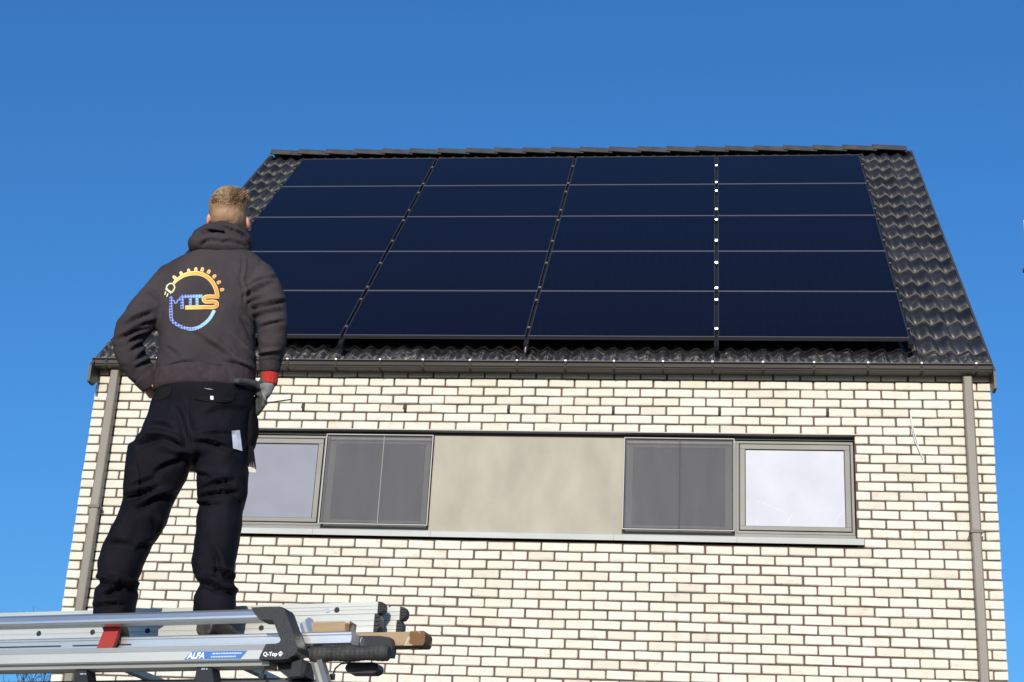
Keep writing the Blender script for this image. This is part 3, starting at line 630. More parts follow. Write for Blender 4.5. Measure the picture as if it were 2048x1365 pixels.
# extension ladders on the rack
def ladder(d0, d1, aend, ztop, h1, h2, label, dz2=0):
    o = tag(empty('extension_ladder', VP(-.6, (d0+d1)/2, ztop-h1-h2)), label, 'ladder', 'ladders on the roof rack')
    for sec, (z1, hh, da) in enumerate(((ztop, h1, 0), (ztop-h1-.0015, h2, -.010))):
        for d, sg in ((d0, 1), (d1, -1)):
            z0 = z1-hh; t = .026*sg; g = .002*sg
            mb = MB(); rail(mb, [(d, z1), (d, z0+hh*.66), (d+g, z0+hh*.64), (d+g, z0+hh*.60), (d, z0+hh*.58), (d, z0+hh*.36), (d+g, z0+hh*.34), (d+g, z0+hh*.30), (d, z0+hh*.28), (d, z0), (d+t, z0), (d+t, z1)], -2.7, aend+da-(.22 if sg < 0 else 0))
            s_ = mb.build('stile', M['alu_matt'], o)
            mb = MB(); da_ = aend+da-(.22 if sg < 0 else 0)
            pr = [(da_, z1+.001), (da_+.016, z1-.002), (da_+.024, z1-hh*.3), (da_+.024, z1-hh*.7), (da_+.014, z0+.001), (da_, z0-.001)]
            mb.prism([VP(a, d-.003*sg, z) for a, z in pr], E2*sg, .034)
            ec = mb.build('end_cap', M['black'], s_)
            mb = MB()
            for q in range(4): vbox(mb, da_+.004, da_+.020, d-.0075*sg if sg > 0 else d+.0035, d-.0035 if sg > 0 else d+.0075, z0+hh*(.12+.22*q), z0+hh*(.20+.22*q))
            mb.build('cap_rib', M['rubber'], ec)
        for q in range(12):
            a = aend-.16-q*.235 if q == 0 else aend-.16-q*.235-.06
            if a < -2.6: break
            zc = z1-hh*.62; mb = MB(); mb.tube([VP(a, d0+.004, zc), VP(a, d1-.004, zc)], .011, 10); mb.build('rung', M['alu_matt'], o)
            if sec == 1 and d0 < .25 or (sec == 0 and q == 0 and d0 < .25):
                mb = MB(); mb.tube([VP(a, d0-.0006, zc), VP(a, d0+.003, zc)], .0105, 12); mb.build('rung_hole', M['gasket'], o)
            if sec == 0 and q == 0 and d0 < .25:
                mb = MB(); mb.tube([VP(a-.036, d0-.003, zc), VP(a-.036, d0+.003, zc)], .0095, 12); mb.build('rung_plug', M['alu'], o)
aL, zL = A(757, 1204, .20); ladder(.20, .60, aL, zL, .042, .066, 'nearer extension ladder lying on the rack, behind the boots')
aL2, zL2 = A(801, 1214.5, .285); ladder(.285, .53, aL2, zL2, .047, .052, 'farther extension ladder whose black caps stick out beyond the nearer one')

# timber, roller, lamp, loose profile, red bar
a0, _ = A(626, 1250, -.12); a1, _ = A(700, 1250, -.12)
o = tag(empty('timber_block', VP((a0+a1)/2, -.04, 2.836)), 'short pale wood offcut lying on the aluminium plank beside the cap', 'wood block')
mb = MB(); vbox(mb, a0, a1-.016, -.123, -.068, 2.8345, 2.868); mb.build('block', M['wood'], o)
mb = MB(); vbox(mb, a1-.016, a1, -.125, -.066, 2.8345, 2.870); mb.build('painted_end', M['wood_end'], o)
a0, z1 = A(700, 1262, .08); a1, z1 = A(851, 1263, .08); _, z0 = A(820, 1291, .08)
o = tag(empty('timber_beam', VP(a1-.8, .12, z0)), 'brown and pale wooden beam whose end sticks out beneath the ladders', 'beam')
mb = MB(); mb.add([VP(a, d, z) for a in (a1-1.5, a1-.03) for d, z in ((.08, z0), (.145, z0), (.145, z1), (.08, z1))], [(0, 1, 2, 3), (7, 6, 5, 4), (0, 4, 5, 1), (1, 5, 6, 2), (2, 6, 7, 3), (3, 7, 4, 0)]); mb.build('beam', M['wood'], o)
mb = MB(); pr = [(a1-.075, z0-.0015), (a1-.006, z0-.0015), (a1, z0+.008), (a1+.001, z1-.01), (a1-.006, z1+.0015), (a1-.055, z1+.0015)]; mb.prism([VP(a, .078, z) for a, z in pr], E2, .069); mb.build('painted_end', M['wood_end'], o)
RD = -.115
a0, zc = A(620, 1309, RD); a1, _ = A(779, 1307, RD)
o = tag(empty('loading_roller', VP((a0+a1)/2, RD, zc)), 'black ribbed loading roller at the rack end beneath the beam', 'roller')
mb = MB(); pts = []; rr = []; q = 34
for i in range(q+1): pts.append(VP(a0+(a1-a0)*i/q, RD, zc)); rr.append(.0255+.0012*(i % 2)+.002*math.sin(i*.45))
rr[-1] = .020; rr[0] = .018
mb.tube(pts, rr, 18); mb.build('tube', M['rubber'], o)
mb = MB(); aa, zz = A(700, 1271, .02); ab, zy = A(782, 1300, .02)
mb.prism([VP(a, .03, z) for a, z in ((aa, zz), (ab-.05, zz-.002), (ab-.012, zz-.008), (ab, zy+.006), (ab-.004, zy-.02), (aa, zy-.012))], E2, .04); mb.build('bracket', M['black'], o)
mb = MB(); aa, zz = A(716, 1283, -.0); mb.tube([VP(aa-.03, .012, zz+.004), VP(aa+.012, .012, zz-.002)], [.016, .018], 12); mb.build('bolt_knob', M['alu_matt'], o)
a0, z1 = A(690, 1326, -.05); a1, _ = A(757, 1326, -.05); _, z0 = A(720, 1347.5, -.05)
o = tag(empty('work_lamp', VP((a0+a1)/2, -.03, z0)), 'black lamp hanging below the ribbed roller against the brickwork', 'lamp')
mb = MB(); h_ = z1-z0
pr = [(a0+.004, z1-.010), (a0+.010, z1-.002), (a0+.020, z1), (a1-.020, z1), (a1-.008, z1-.003), (a1-.001, z1-.010), (a1, z0+.016), (a1-.006, z0+.005), (a1-.018, z0), (a0+.022, z0+.001), (a0+.010, z0+.006), (a0+.002, z0+.018)]
mb.prism([VP(a, -.05, z) for a, z in pr], E2, .05); mb.build('housing', M['black'], o)
mb = MB(); q = [A(x, y, -.03) for x, y in ((700, 1326), (682, 1328), (671, 1337), (666, 1350))]; mb.tube([VP(a, -.03, z) for a, z in q], .0028, 8); mb.build('cable', M['black'], o)
mb = MB(); qa, qz = A(665, 1353, -.03); vbox(mb, qa-.007, qa+.007, -.037, -.023, qz-.012, qz+.008); mb.build('plug', M['black'], o)
mb = MB(); aa, zz = A(724, 1326, -.02); vbox(mb, aa-.012, aa+.012, -.03, -.01, z1-.004, zc-.02); mb.build('hanger', M['black'], o)
o = tag(empty('aluminium_profile', VP(.6, .15, 1.6)), 'slanted grooved aluminium profile leaning on the rack end beside the corner cap', 'profile')
T0 = on_plane(609, 1242, M0+E2*-.045, E2); T1 = on_plane(645, 1365, M0+E2*-.165, E2); dr = (T1-T0).normalized(); L_ = T0.z/-dr.z
sd = E2.cross(dr).normalized()*-1; sd = sd if sd.dot(E1) > 0 else -sd
for nm, o0, o1, dd in (('flange', -.021, -.011, 0), ('groove', -.0108, .003, .007), ('flange', .0032, .021, -.004)):
    mb = MB(); mb.prism([T0+sd*o0+E2*dd, T0+sd*o1+E2*dd, T0+sd*o1+E2*dd+dr*L_, T0+sd*o0+E2*dd+dr*L_], E2, .030-dd); mb.build(nm, M['alu'] if nm == 'flange' else M['alu_matt'], o)
o = tag(empty('red_bar', VP(-.1, -.16, 2.8)), 'flat red plastic bar clipped across the rack in front of the left boot', 'bar')
q = [A(x, y, -.165) for x, y in ((216, 1240), (245, 1240), (222, 1305), (190, 1305))]
mb = MB(); mb.prism([VP(a, -.165, z) for a, z in q], E2, .016); mb.build('handle', M['red'], o)
q = [A(x, y, -.15) for x, y in ((226, 1288), (237, 1280), (231, 1290), (222, 1296))]
mb = MB(); mb.prism([VP(a, -.15, z) for a, z in q], E2, .012); mb.build('clip', M['black'], o)

# ------------------------------------------------------------------ the worker
PN = Vector((math.sin(YAW), math.cos(YAW), 0)); FLOOR = 2.834
def P3(px, py, v=0.0): return on_plane(px, py, M0+PN*v, PN)
def loft(mb, stations, seg=20, sup=1.0, horiz=True):
    """stations: (centre px, py, half width px, depth offset m, half depth m)"""
    rings = []; n = len(stations)
    for i, (cx, cy, hw, v, hd) in enumerate(stations):
        c = P3(cx, cy, v)
        if horiz: wv = P3(cx+hw, cy, v)-c; dv = PN*hd
        else:
            x0, y0 = stations[max(i-1, 0)][:2]; x1, y1 = stations[min(i+1, n-1)][:2]
            a, b_ = P3(x0, y0, stations[max(i-1, 0)][3]), P3(x1, y1, stations[min(i+1, n-1)][3]); t = (b_-a).normalized()
            s = P3(cx+1, cy, v)-c; up = P3(cx, cy-1, v)-c
            tx, ty = x1-x0, y1-y0; l = math.hypot(tx, ty) or 1; px_, py_ = -ty/l, tx/l
            wv = P3(cx+px_*hw, cy+py_*hw, v)-c; dv = t.cross(wv).normalized()*hd
        r = []
        for k in range(seg):
            th = 2*math.pi*k/seg; co, si = math.cos(th), math.sin(th)
            r.append(c + wv*(math.copysign(abs(co)**sup, co)) + dv*(math.copysign(abs(si)**sup, si)))
        rings.append(r)
    fs = [(i*seg+k, i*seg+(k+1) % seg, (i+1)*seg+(k+1) % seg, (i+1)*seg+k) for i in range(n-1) for k in range(seg)]
    fs += [tuple(range(seg))[::-1], tuple(range((n-1)*seg, n*seg))]
    mb.add([p for r in rings for p in r], fs)
def blob(mb, px, py, v, rx, ry, rv, rot=0, seg=16):
    """ellipsoid: radii in px (in the picture plane, turned by rot) and m (depth)"""
    c = P3(px, py, v); ca, sa = math.cos(rot), math.sin(rot)
    X = P3(px+ca*rx, py+sa*rx, v)-c; Y = P3(px-sa*ry, py+ca*ry, v)-c; Z = PN*rv; vs = []; fs = []
    for i in range(1, seg):
        ph = math.pi*i/seg
        for k in range(seg): th = 2*math.pi*k/seg; vs.append(c+X*(math.sin(ph)*math.cos(th))+Z*(math.sin(ph)*math.sin(th))+Y*math.cos(ph))
    for i in range(seg-2):
        for k in range(seg): fs.append((i*seg+k, i*seg+(k+1) % seg, (i+1)*seg+(k+1) % seg, (i+1)*seg+k))
    vs += [c+Y, c-Y]; b_ = len(vs)
    fs += [(k, b_-2, (k+1) % seg) for k in range(seg)] + [((seg-2)*seg+k, (seg-2)*seg+(k+1) % seg, b_-1) for k in range(seg)]
    mb.add(vs, fs)
def melt(mb, name, mat, parent, voxel, smooth=4, folds=(), nz=(), fold_w=1.7):
    """fuse the shapes into one continuous skin, smooth it, press the folds in"""
    me = mb.mesh('tmp', mat); t = bpy.data.objects.new('tmp', me); COL.objects.link(t)
    m = t.modifiers.new('r', 'REMESH'); m.mode = 'VOXEL'; m.voxel_size = voxel
    if smooth: q = t.modifiers.new('s', 'SMOOTH'); q.iterations = smooth; q.factor = .5
    dgr = bpy.context.evaluated_depsgraph_get(); out = bpy.data.meshes.new_from_object(t.evaluated_get(dgr)); out.name = name
    bpy.data.objects.remove(t); bpy.data.meshes.remove(me)
    if not out.materials: out.materials.append(mat)
    if folds or nz:
        nrm = [Vector(v.normal) for v in out.vertices]; new = []
        for v, n in zip(out.vertices, nrm):
            p = Vector(v.co); d = 0.0
            x, y, _ = proj(p); face = max(0, min(1, -n.dot(PN)*1.6+.35))
            for (x0, y0, x1, y1, amp, wd) in folds:
                if not (min(x0, x1)-30 < x < max(x0, x1)+30 and min(y0, y1)-30 < y < max(y0, y1)+30): continue
                dx, dy = x1-x0, y1-y0; L2 = dx*dx+dy*dy; tt = ((x-x0)*dx+(y-y0)*dy)/L2
                if tt < -.1 or tt > 1.1: continue
                wob = noise.noise(Vector((x*.02, y*.02, amp*900)))*wd*.9
                s = ((x-x0)*dy-(y-y0)*dx)/math.sqrt(L2)+wob+(tt-.5)**2*wd*2.2; tp = max(0, math.sin(math.pi*max(0, min(1, (tt+.1)/1.2))))**.7
                d += fold_w*amp*tp*face*(math.exp(-((s-wd*1.25)/wd)**2)*.9 - math.exp(-(s/(wd*.75))**2))
            for (amp, fx, fy, seed) in nz:
                d += amp*noise.noise(Vector((x*fx, y*fy, seed+p.dot(PN)*6)))
            new.append(p+n*d)
        for v, p in zip(out.vertices, new): v.co = p
        out.update()
    return link_mesh(name, out, parent, smooth=True)
def bvh(o): return BVHTree.FromPolygons([v.co.copy() for v in o.data.vertices], [tuple(p.vertices) for p in o.data.polygons])
def drape(tree, px, py, off):
    d = ray(px, py).normalized(); h = tree.ray_cast(CAM, d)
    if h[0] is None: return None
    return h[0] - d*off
def patch(polys, tree, off, name, mat, parent, step=5.0, uv=None):
    """flat shapes drawn in the picture plane, laid on the cloth as thin pieces"""
    bm = bmesh.new()
    for poly in polys:
        vs = [bm.verts.new((x, y, 0)) for x, y in poly]
        try: bm.faces.new(vs)
        except ValueError: pass
    bmesh.ops.triangulate(bm, faces=bm.faces)
    for _ in range(6):
        es = [e for e in bm.edges if e.calc_length() > step]
        if not es: break
        bmesh.ops.subdivide_edges(bm, edges=es, cuts=1, use_grid_fill=False); bmesh.ops.triangulate(bm, faces=bm.faces)
    ul = bm.loops.layers.uv.new('UVMap') if uv else None
    if uv:
        for f in bm.faces:
            for l in f.loops: l[ul].uv = ((l.vert.co.x-uv[0])/(uv[2]-uv[0]), (l.vert.co.y-uv[1])/(uv[3]-uv[1]))
    bad = []
    for v in bm.verts:
        p = drape(tree, v.co.x, v.co.y, off)
        if p is None: bad.append(v)
        else: v.co = p
    if bad: bmesh.ops.delete(bm, geom=bad, context='VERTS')
    me = bpy.data.meshes.new(name); bm.to_mesh(me); bm.free(); me.materials.append(mat); return link_mesh(name, me, parent, smooth=True)
def stroke(pts, w):
    """polyline in px -> list of quads of width w (w may vary along it)"""
    q = []; n = len(pts); ws = w if isinstance(w, (list, tuple)) else [w]*n; L_, R_ = [], []
    for i, (x, y) in enumerate(pts):
        x0, y0 = pts[max(i-1, 0)]; x1, y1 = pts[min(i+1, n-1)]; dx, dy = x1-x0, y1-y0; l = math.hypot(dx, dy) or 1
        L_.append((x-dy/l*ws[i]/2, y+dx/l*ws[i]/2)); R_.append((x+dy/l*ws[i]/2, y-dx/l*ws[i]/2))
    return [[L_[i], L_[i+1], R_[i+1], R_[i]] for i in range(n-1)]
def smoothline(pts, k=4):
    out = []
    for i in range(len(pts)-1):
        p0, p1, p2, p3 = pts[max(i-1, 0)], pts[i], pts[i+1], pts[min(i+2, len(pts)-1)]
        for j in range(k):
            t = j/k; out.append(tuple(.5*((2*p1[c])+(-p0[c]+p2[c])*t+(2*p0[c]-5*p1[c]+4*p2[c]-p3[c])*t*t+(-p0[c]+3*p1[c]-3*p2[c]+p3[c])*t**3) for c in (0, 1)))
    return out+[pts[-1]]

def fabric(name, c0, c1, rough, scale=7, bump=.35, bs=420, sheen=0.0):
    m = noisy(name, c0, c1, rough, scale, 0, .08, bump=bump, bump_scale=bs); b = m.node_tree.nodes['Principled BSDF']
    b.inputs['Sheen Weight'].default_value = sheen; b.inputs['Sheen Roughness'].default_value = .5; return m
M['hoodie'] = fabric('faded_charcoal_fleece', (.043, .0355, .0380), (.062, .0520, .0545), .9, 5)
M['rib'] = fabric('charcoal_rib_knit', (.042, .0325, .0350), (.055, .043, .046), .92, 40)
M['trouser'] = fabric('black_work_canvas', (.0056, .0051, .0080), (.0102, .0092, .0138), .66, 6, .3, 500)
def fade_hair():
    """brown on the crown, clipped to a tan fade towards the neck"""
    m = noisy('fair_hair', (.19, .105, .050), (.33, .20, .10), .65, 18, bump=.2, bump_scale=120, stretch=(1, 1, .35)); nt = m.node_tree; N = nt.nodes; L = nt.links; b = N['Principled BSDF']
    geo = N.new('ShaderNodeNewGeometry'); sp = N.new('ShaderNodeSeparateXYZ'); L.new(geo.outputs['Position'], sp.inputs[0])
    mr = N.new('ShaderNodeMapRange'); mr.inputs[1].default_value = P3(458, 404, -.09).z; mr.inputs[2].default_value = P3(458, 442, -.08).z; L.new(sp.outputs[2], mr.inputs[0])
    nz = N.new('ShaderNodeTexNoise'); nz.inputs['Scale'].default_value = 40; L.new(geo.outputs['Position'], nz.inputs[0])
    mu = N.new('ShaderNodeMath'); mu.operation = 'MULTIPLY'; L.new(mr.outputs[0], mu.inputs[0]); L.new(nz.outputs['Fac'], mu.inputs[1])
    m2 = N.new('ShaderNodeMath'); m2.operation = 'MULTIPLY'; m2.inputs[1].default_value = 1.7; m2.use_clamp = True; L.new(mu.outputs[0], m2.inputs[0])
    old = b.inputs['Base Color'].links[0].from_socket; mx = N.new('ShaderNodeMix'); mx.data_type = 'RGBA'; mx.inputs[7].default_value = (.40, .235, .13, 1)
    L.new(m2.outputs[0], mx.inputs[0]); L.new(old, mx.inputs[6]); L.new(mx.outputs[2], b.inputs['Base Color']); return m
M['skin'] = noisy('skin', (.50, .215, .15), (.58, .28, .20), .5, 14, bump=.1, **{'Subsurface Weight': .15, 'Subsurface Radius': (.01, .004, .002)})
M['hair'] = fade_hair()
M['hair_old'] = noisy('fair_hair', (.120, .060, .028), (.23, .125, .058), .6, 26, bump=.5, bump_scale=160, stretch=(1, 1, .35))
M['hair_tips'] = noisy('blond_hair', (.30, .185, .09), (.42, .28, .15), .6, 40)
M['glove'] = noisy('grey_glove', (.042, .044, .040), (.07, .071, .066), .7, 18, bump=.3, bump_scale=200)
M['glove_back'] = noisy('light_grey_glove', (.19, .175, .165), (.25, .235, .22), .85, 30, bump=.3, bump_scale=300)
M['red_knit'] = noisy('red_knit_cuff', (.42, .018, .014), (.52, .03, .02), .85, 60, bump=.5, bump_scale=200, stretch=(3, 3, .5))
M['boot'] = noisy('worn_leather', (.018, .015, .012), (.060, .046, .030), .6, 12, bump=.4)
M['sole'] = principled('boot_sole', (.012, .012, .012), .8)

person = tag(empty('person', P3(325, 1290)*1.0), 'person in charcoal hoodie and black trousers standing on the roof rack, hands on hips', 'person')
person.location.z = FLOOR
Z1 = lambda x, y: (180+x/2.7304, 350+y/2.73)           # coordinates read off enlarged crops of the photograph
Z2 = lambda x, y: (150+x/2.6755, 750+y/2.6765)

# body: one continuous figure under the clothes
bd = MB()
blob(bd, 458, 421, .012, 37, 42, .092); blob(bd, 459, 452, .06, 29, 38, .065)                 # skull, jaw
loft(bd, [(456, 445, 26, .02, .055), (452, 475, 28, .015, .06), (448, 505, 33, .01, .065), (440, 530, 60, .01, .08)])
blob(bd, 417.5, 441, .012, 4.5, 13, .026, .1); blob(bd, 496.5, 448, .010, 5.5, 14, .030, -.14)    # ears
blob(bd, 459, 440, .13, 8, 14, .025)                                                         # nose, turned away
loft(bd, [(428, 525, 70, .0, .08), (425, 600, 80, 0, .09), (415, 690, 80, 0, .09), (405, 770, 82, 0, .09), (392, 860, 88, 0, .10), (385, 905, 84, 0, .10)])
loft(bd, [(320, 900, 40, 0, .065), (285, 1040, 26, 0, .048), (238, 1150, 17, 0, .034), (227, 1245, 14, 0, .03)]); loft(bd, [(440, 900, 38, 0, .065), (440, 1010, 25, 0, .048), (429, 1140, 18, 0, .034), (427, 1245, 14, 0, .03)])
loft(bd, [(350, 560, 28, 0, .05), (295, 620, 25, -.03, .045), (252, 680, 22, -.05, .04), (275, 735, 18, -.01, .035), (299, 775, 13, .03, .028)], horiz=False)
loft(bd, [(520, 560, 26, 0, .05), (540, 615, 24, -.05, .045), (548, 655, 22, -.08, .04), (543, 710, 18, -.02, .035), (538, 755, 13, .02, .028)], horiz=False)
loft(bd, [(297, 770, 12, .03, .024), (304, 783, 14, .045, .018), (310, 793, 13, .06, .016)], horiz=False)       # left hand, fingers going forward on the hip
for i, (dx, dy) in enumerate(((0, -6), (4, 0), (7, 6), (9, 11))):
    loft(bd, [(306+dx, 788+dy, 4.6, .055+i*.004, .009), (313+dx, 795+dy*1.1, 4.3, .08+i*.004, .0085), (320+dx, 800+dy*1.1, 3.6, .10+i*.004, .0075)], 10, horiz=False)
loft(bd, [(298, 772, 5.2, .02, .010), (304, 770, 4.8, .0, .0095), (311, 776, 4.0, -.01, .0085)], 10, horiz=False)
body = melt(bd, 'body', M['skin'], person, .0065, 5)

# hair: close-cropped sides, longer swept top
hb = MB(); blob(hb, 457.5, 421, .006, 40.5, 44, .104); blob(hb, 457, 440, -.008, 36.5, 27, .084); blob(hb, 462, 397, -.006, 29, 18, .080, .10); blob(hb, 487, 395, -.012, 14, 9, .04, .45)
hair = melt(hb, 'hair', M['hair'], person, .0055, 4, nz=((.0030, .07, .05, 3), (.0012, .25, .1, 5)))
for v in hair.data.vertices:                                                              # the cap stops at the forehead and thins out above the neck
    x, y, _ = proj(v.co); dep = (Vector(v.co)-M0).dot(PN)
    if dep > .05 and y > 405: v.co = Vector(v.co)-PN*(dep-.05)*.8
ht = MB(); R = random.Random(21); tr = bvh(hair)
for i in range(1300):
    th = R.uniform(0, 2*math.pi); rr_ = math.sqrt(R.random()); x = 459+rr_*math.cos(th)*37; y = 404+rr_*math.sin(th)*28
    if R.random() < (y-398)/20 or y > 418: continue
    p = drape(tr, x, y, .0004)
    if p is None: continue
    long_ = max(0, min(1, (414-y)/20)); l = 5+13*long_*R.uniform(.6, 1.15)
    flow = .9+.5*math.sin(x*.09+1.1)*math.cos(y*.07)+R.uniform(-.18, .18)                 # combed over to the right in locks
    sx, sy = math.sin(flow)*l, -math.cos(flow)*l*.6
    if y > 410: sx, sy = R.uniform(-1.5, 1.5), -l*.7
    q = drape(tr, x+sx, y+sy, .0015+.003*long_) or P3(x+sx*.8, y+sy*.8, -.03)
    w_ = .0014+R.random()*.0012; s = CR*w_; m_ = (p+q)/2-ray(x, y).normalized()*(.0015+.003*long_)
    ht.add([p-s, p+s, m_+s*.8, m_-s*.8, q], [(0, 1, 2, 3), (3, 2, 4)], 1 if (R.random() < .06+.5*long_*max(0, min(1, (500-x)/60+.15))) else 0)
hto = ht.build('strands', [M['hair'], M['hair_tips']], hair); tag(hto, kind='stuff')

# hoodie
hd = MB()
loft(hd, [(452, 506, 46, .0, .085), (445, 520, 78, .0, .105), (438, 536, 100, .0, .118), (431, 560, 108, .0, .125), (422, 600, 106, .0, .130), (414, 650, 98, .0, .132), (414, 690, 95, .0, .130), (414, 720, 98, .0, .130), (412, 742, 100, .0, .128), (411, 757, 96, .0, .122)], 28, .85)
loft(hd, [(352, 560, 36, .0, .078), (325, 590, 37, -.015, .072), (292, 625, 36, -.035, .066), (262, 662, 33, -.05, .060), (254, 690, 30, -.045, .056), (266, 720, 30, -.025, .052), (281, 742, 28, .0, .046), (289, 756, 24, .01, .040)], 18, horiz=False)
loft(hd, [(512, 552, 38, .0, .080), (528, 585, 38, -.03, .074), (541, 618, 37, -.06, .068), (546, 650, 32, -.075, .062), (545, 685, 29, -.05, .056), (543, 712, 25, -.02, .048), (541, 722, 22, -.01, .042)], 18, horiz=False)
F1 = [(190, 808, 330, 745, .008, 5), (150, 885, 320, 832, .010, 5), (205, 840, 352, 800, .007, 4.5), (215, 905, 345, 855, .010, 5), (225, 955, 330, 905, .008, 4.5), (255, 1000, 350, 935, .008, 5), (250, 1045, 340, 1000, .006, 4.5),
      (300, 640, 365, 700, .005, 5), (845, 655, 1000, 588, .009, 5), (870, 605, 1010, 555, .007, 5), (890, 725, 1060, 690, .010, 5), (900, 770, 1050, 735, .008, 4.5), (860, 690, 960, 660, .006, 4), (935, 830, 1060, 800, .005, 4), (930, 985, 1040, 960, .006, 4),
      (838, 440, 826, 560, .005, 3), (826, 560, 850, 690, .006, 3), (620, 905, 880, 1100, .006, 7), (560, 860, 720, 960, .005, 7), (770, 880, 895, 1030, .006, 6), (400, 1060, 560, 1020, .006, 6), (420, 930, 500, 1010, .004, 6), (730, 1010, 880, 1075, .006, 5), (620, 1040, 760, 1060, .005, 5), (840, 780, 890, 870, .006, 5)]
hoodie = melt(hd, 'hoodie', M['hoodie'], person, .0075, 7, [(*Z1(a, b_), *Z1(c2, d2), am, w_) for a, b_, c2, d2, am, w_ in F1], ((.0045, .022, .022, 1), (.0024, .07, .07, 9), (.0014, .16, .13, 4)), 2.1)
hm = MB(); loft(hm, [(411, 746, 98, .0, .124), (410, 752, 101, .0, .130), (409, 768, 102, .0, .131), (408.5, 784, 101, .0, .128), (408, 789, 97, .0, .12)], 28, .85)
melt(hm, 'hem_band', M['rib'], hoodie, .006, 3, nz=((.0025, .03, .02, 4), (.001, .5, .01, 2)))
cf = MB(); loft(cf, [(288, 751, 25, .01, .042), (291, 756, 26, .012, .044), (299, 769, 22, .02, .038), (303, 776, 20, .025, .034)], 18, horiz=False); melt(cf, 'cuff', M['rib'], hoodie, .005, 2)
cf = MB(); loft(cf, [(541, 716, 23, -.015, .044), (541, 720, 24, -.012, .045), (540, 738, 21, -.005, .040), (540, 746, 19, -.002, .036)], 18, horiz=False); melt(cf, 'cuff', M['rib'], hoodie, .005, 2)
hk = MB()                        # hood lying on the back of the neck
blob(hk, 436, 490, -.075, 58, 21, .052, .10); blob(hk, 404, 488, -.05, 29, 21, .060, -.12); blob(hk, 470, 490, -.05, 33, 19, .060, .45)
loft(hk, [(393, 485, 15, .02, .030), (402, 470, 15, -.02, .032), (420, 459, 13, -.055, .030), (446, 455, 12, -.07, .028), (470, 462, 12, -.062, .028), (488, 475, 13, -.03, .030), (497, 492, 13, .015, .030)], 14, horiz=False)
ZH = lambda x, y: (390+x/7.58, 340+y/7.58)
FH = [(170, 905, 500, 975, .012, 4), (100, 1130, 200, 1040, .012, 4), (180, 1055, 420, 1090, .012, 4), (400, 1085, 600, 1065, .010, 4), (560, 1075, 760, 1140, .012, 4), (430, 850, 700, 990, .008, 4), (560, 880, 760, 1010, .008, 3.5), (20, 1000, 160, 940, .007, 4), (250, 1010, 480, 1010, .006, 4)]
melt(hk, 'hood', M['hoodie'], hoodie, .006, 4, [(*ZH(a, b_), *ZH(c2, d2), am, w_) for a, b_, c2, d2, am, w_ in FH], ((.003, .035, .035, 6),), 1.15)

# the print on the back: plug cable curling into a sun over solar cells, with the letters MTS
th_ = bvh(hoodie)
LG = lambda x, y: (320+x/8.533, 520+y/8.533)
UV = (*LG(60, 120), *LG(1120, 1220))
def lg(pts): return [LG(x, y) for x, y in pts]
def ramp_mat(name, stops, vert=0.0, grid=False):
    m = principled(name, (1, 1, 1), .75, 0, .2); nt = m.node_tree; N = nt.nodes; L = nt.links
    uv = N.new('ShaderNodeUVMap'); sp = N.new('ShaderNodeSeparateXYZ'); L.new(uv.outputs[0], sp.inputs[0])
    ad = N.new('ShaderNodeMath'); ad.operation = 'MULTIPLY_ADD'; ad.inputs[1].default_value = vert; L.new(sp.outputs[1], ad.inputs[0]); L.new(sp.outputs[0], ad.inputs[2])
    cr = N.new('ShaderNodeValToRGB'); E = cr.color_ramp.elements
    E[0].position, E[0].color = stops[0][0], (*stops[0][1], 1); E[1].position, E[1].color = stops[-1][0], (*stops[-1][1], 1)
    for p, c in stops[1:-1]: e = E.new(p); e.color = (*c, 1)
    L.new(ad.outputs[0], cr.inputs[0]); out = cr.outputs[0]
    if grid:
        mp = N.new('ShaderNodeMapping'); mp.inputs['Scale'].default_value = (1060/48, 1100/48, 1); mp.inputs['Rotation'].default_value = (0, 0, .06); L.new(uv.outputs[0], mp.inputs[0])
        s2 = N.new('ShaderNodeSeparateXYZ'); L.new(mp.outputs[0], s2.inputs[0]); lines = []
        for k in (0, 1):
            fr = N.new('ShaderNodeMath'); fr.operation = 'FRACT'; L.new(s2.outputs[k], fr.inputs[0]); lt = N.new('ShaderNodeMath'); lt.operation = 'LESS_THAN'; lt.inputs[1].default_value = .24; L.new(fr.outputs[0], lt.inputs[0]); lines.append(lt)
        mxx = N.new('ShaderNodeMath'); mxx.operation = 'MAXIMUM'; L.new(lines[0].outputs[0], mxx.inputs[0]); L.new(lines[1].outputs[0], mxx.inputs[1])
        mul = N.new('ShaderNodeMath'); mul.operation = 'MULTIPLY'; mul.inputs[1].default_value = .6; L.new(mxx.outputs[0], mul.inputs[0])
        mx = N.new('ShaderNodeMix'); mx.data_type = 'RGBA'; L.new(mul.outputs[0], mx.inputs[0]); L.new(out, mx.inputs[6]); mx.inputs[7].default_value = (.55, .65, .85, 1); out = mx.outputs[2]
    L.new(out, N['Principled BSDF'].inputs['Base Color']); return m
M['gold'] = ramp_mat('gold_print', ((.0, (.72, .66, .22)), (.35, (.70, .52, .12)), (.65, (.66, .38, .06)), (1.0, (.68, .26, .05))))
M['gold_edge'] = ramp_mat('gold_print_edge', ((.0, (.85, .82, .50)), (.5, (.85, .66, .30)), (1.0, (.85, .45, .20))))
M['cells'] = ramp_mat('solar_cell_print', ((.0, (.04, .05, .30)), (.30, (.05, .09, .36)), (.5, (.12, .28, .58)), (.72, (.28, .55, .78)), (1.0, (.45, .70, .85))), 0.0, True)
arc = smoothline([(232, 400), (300, 335), (400, 270), (500, 238), (600, 228), (700, 242), (800, 288), (870, 352), (930, 442), (965, 535), (980, 640)])
S_ = smoothline([(1010, 628), (900, 626), (800, 628), (752, 652), (748, 690), (790, 716), (900, 712), (962, 730), (970, 775), (920, 806), (800, 808), (600, 812), (430, 816)])
wid = [40+min(i, 12)*1.6 for i in range(len(arc))]
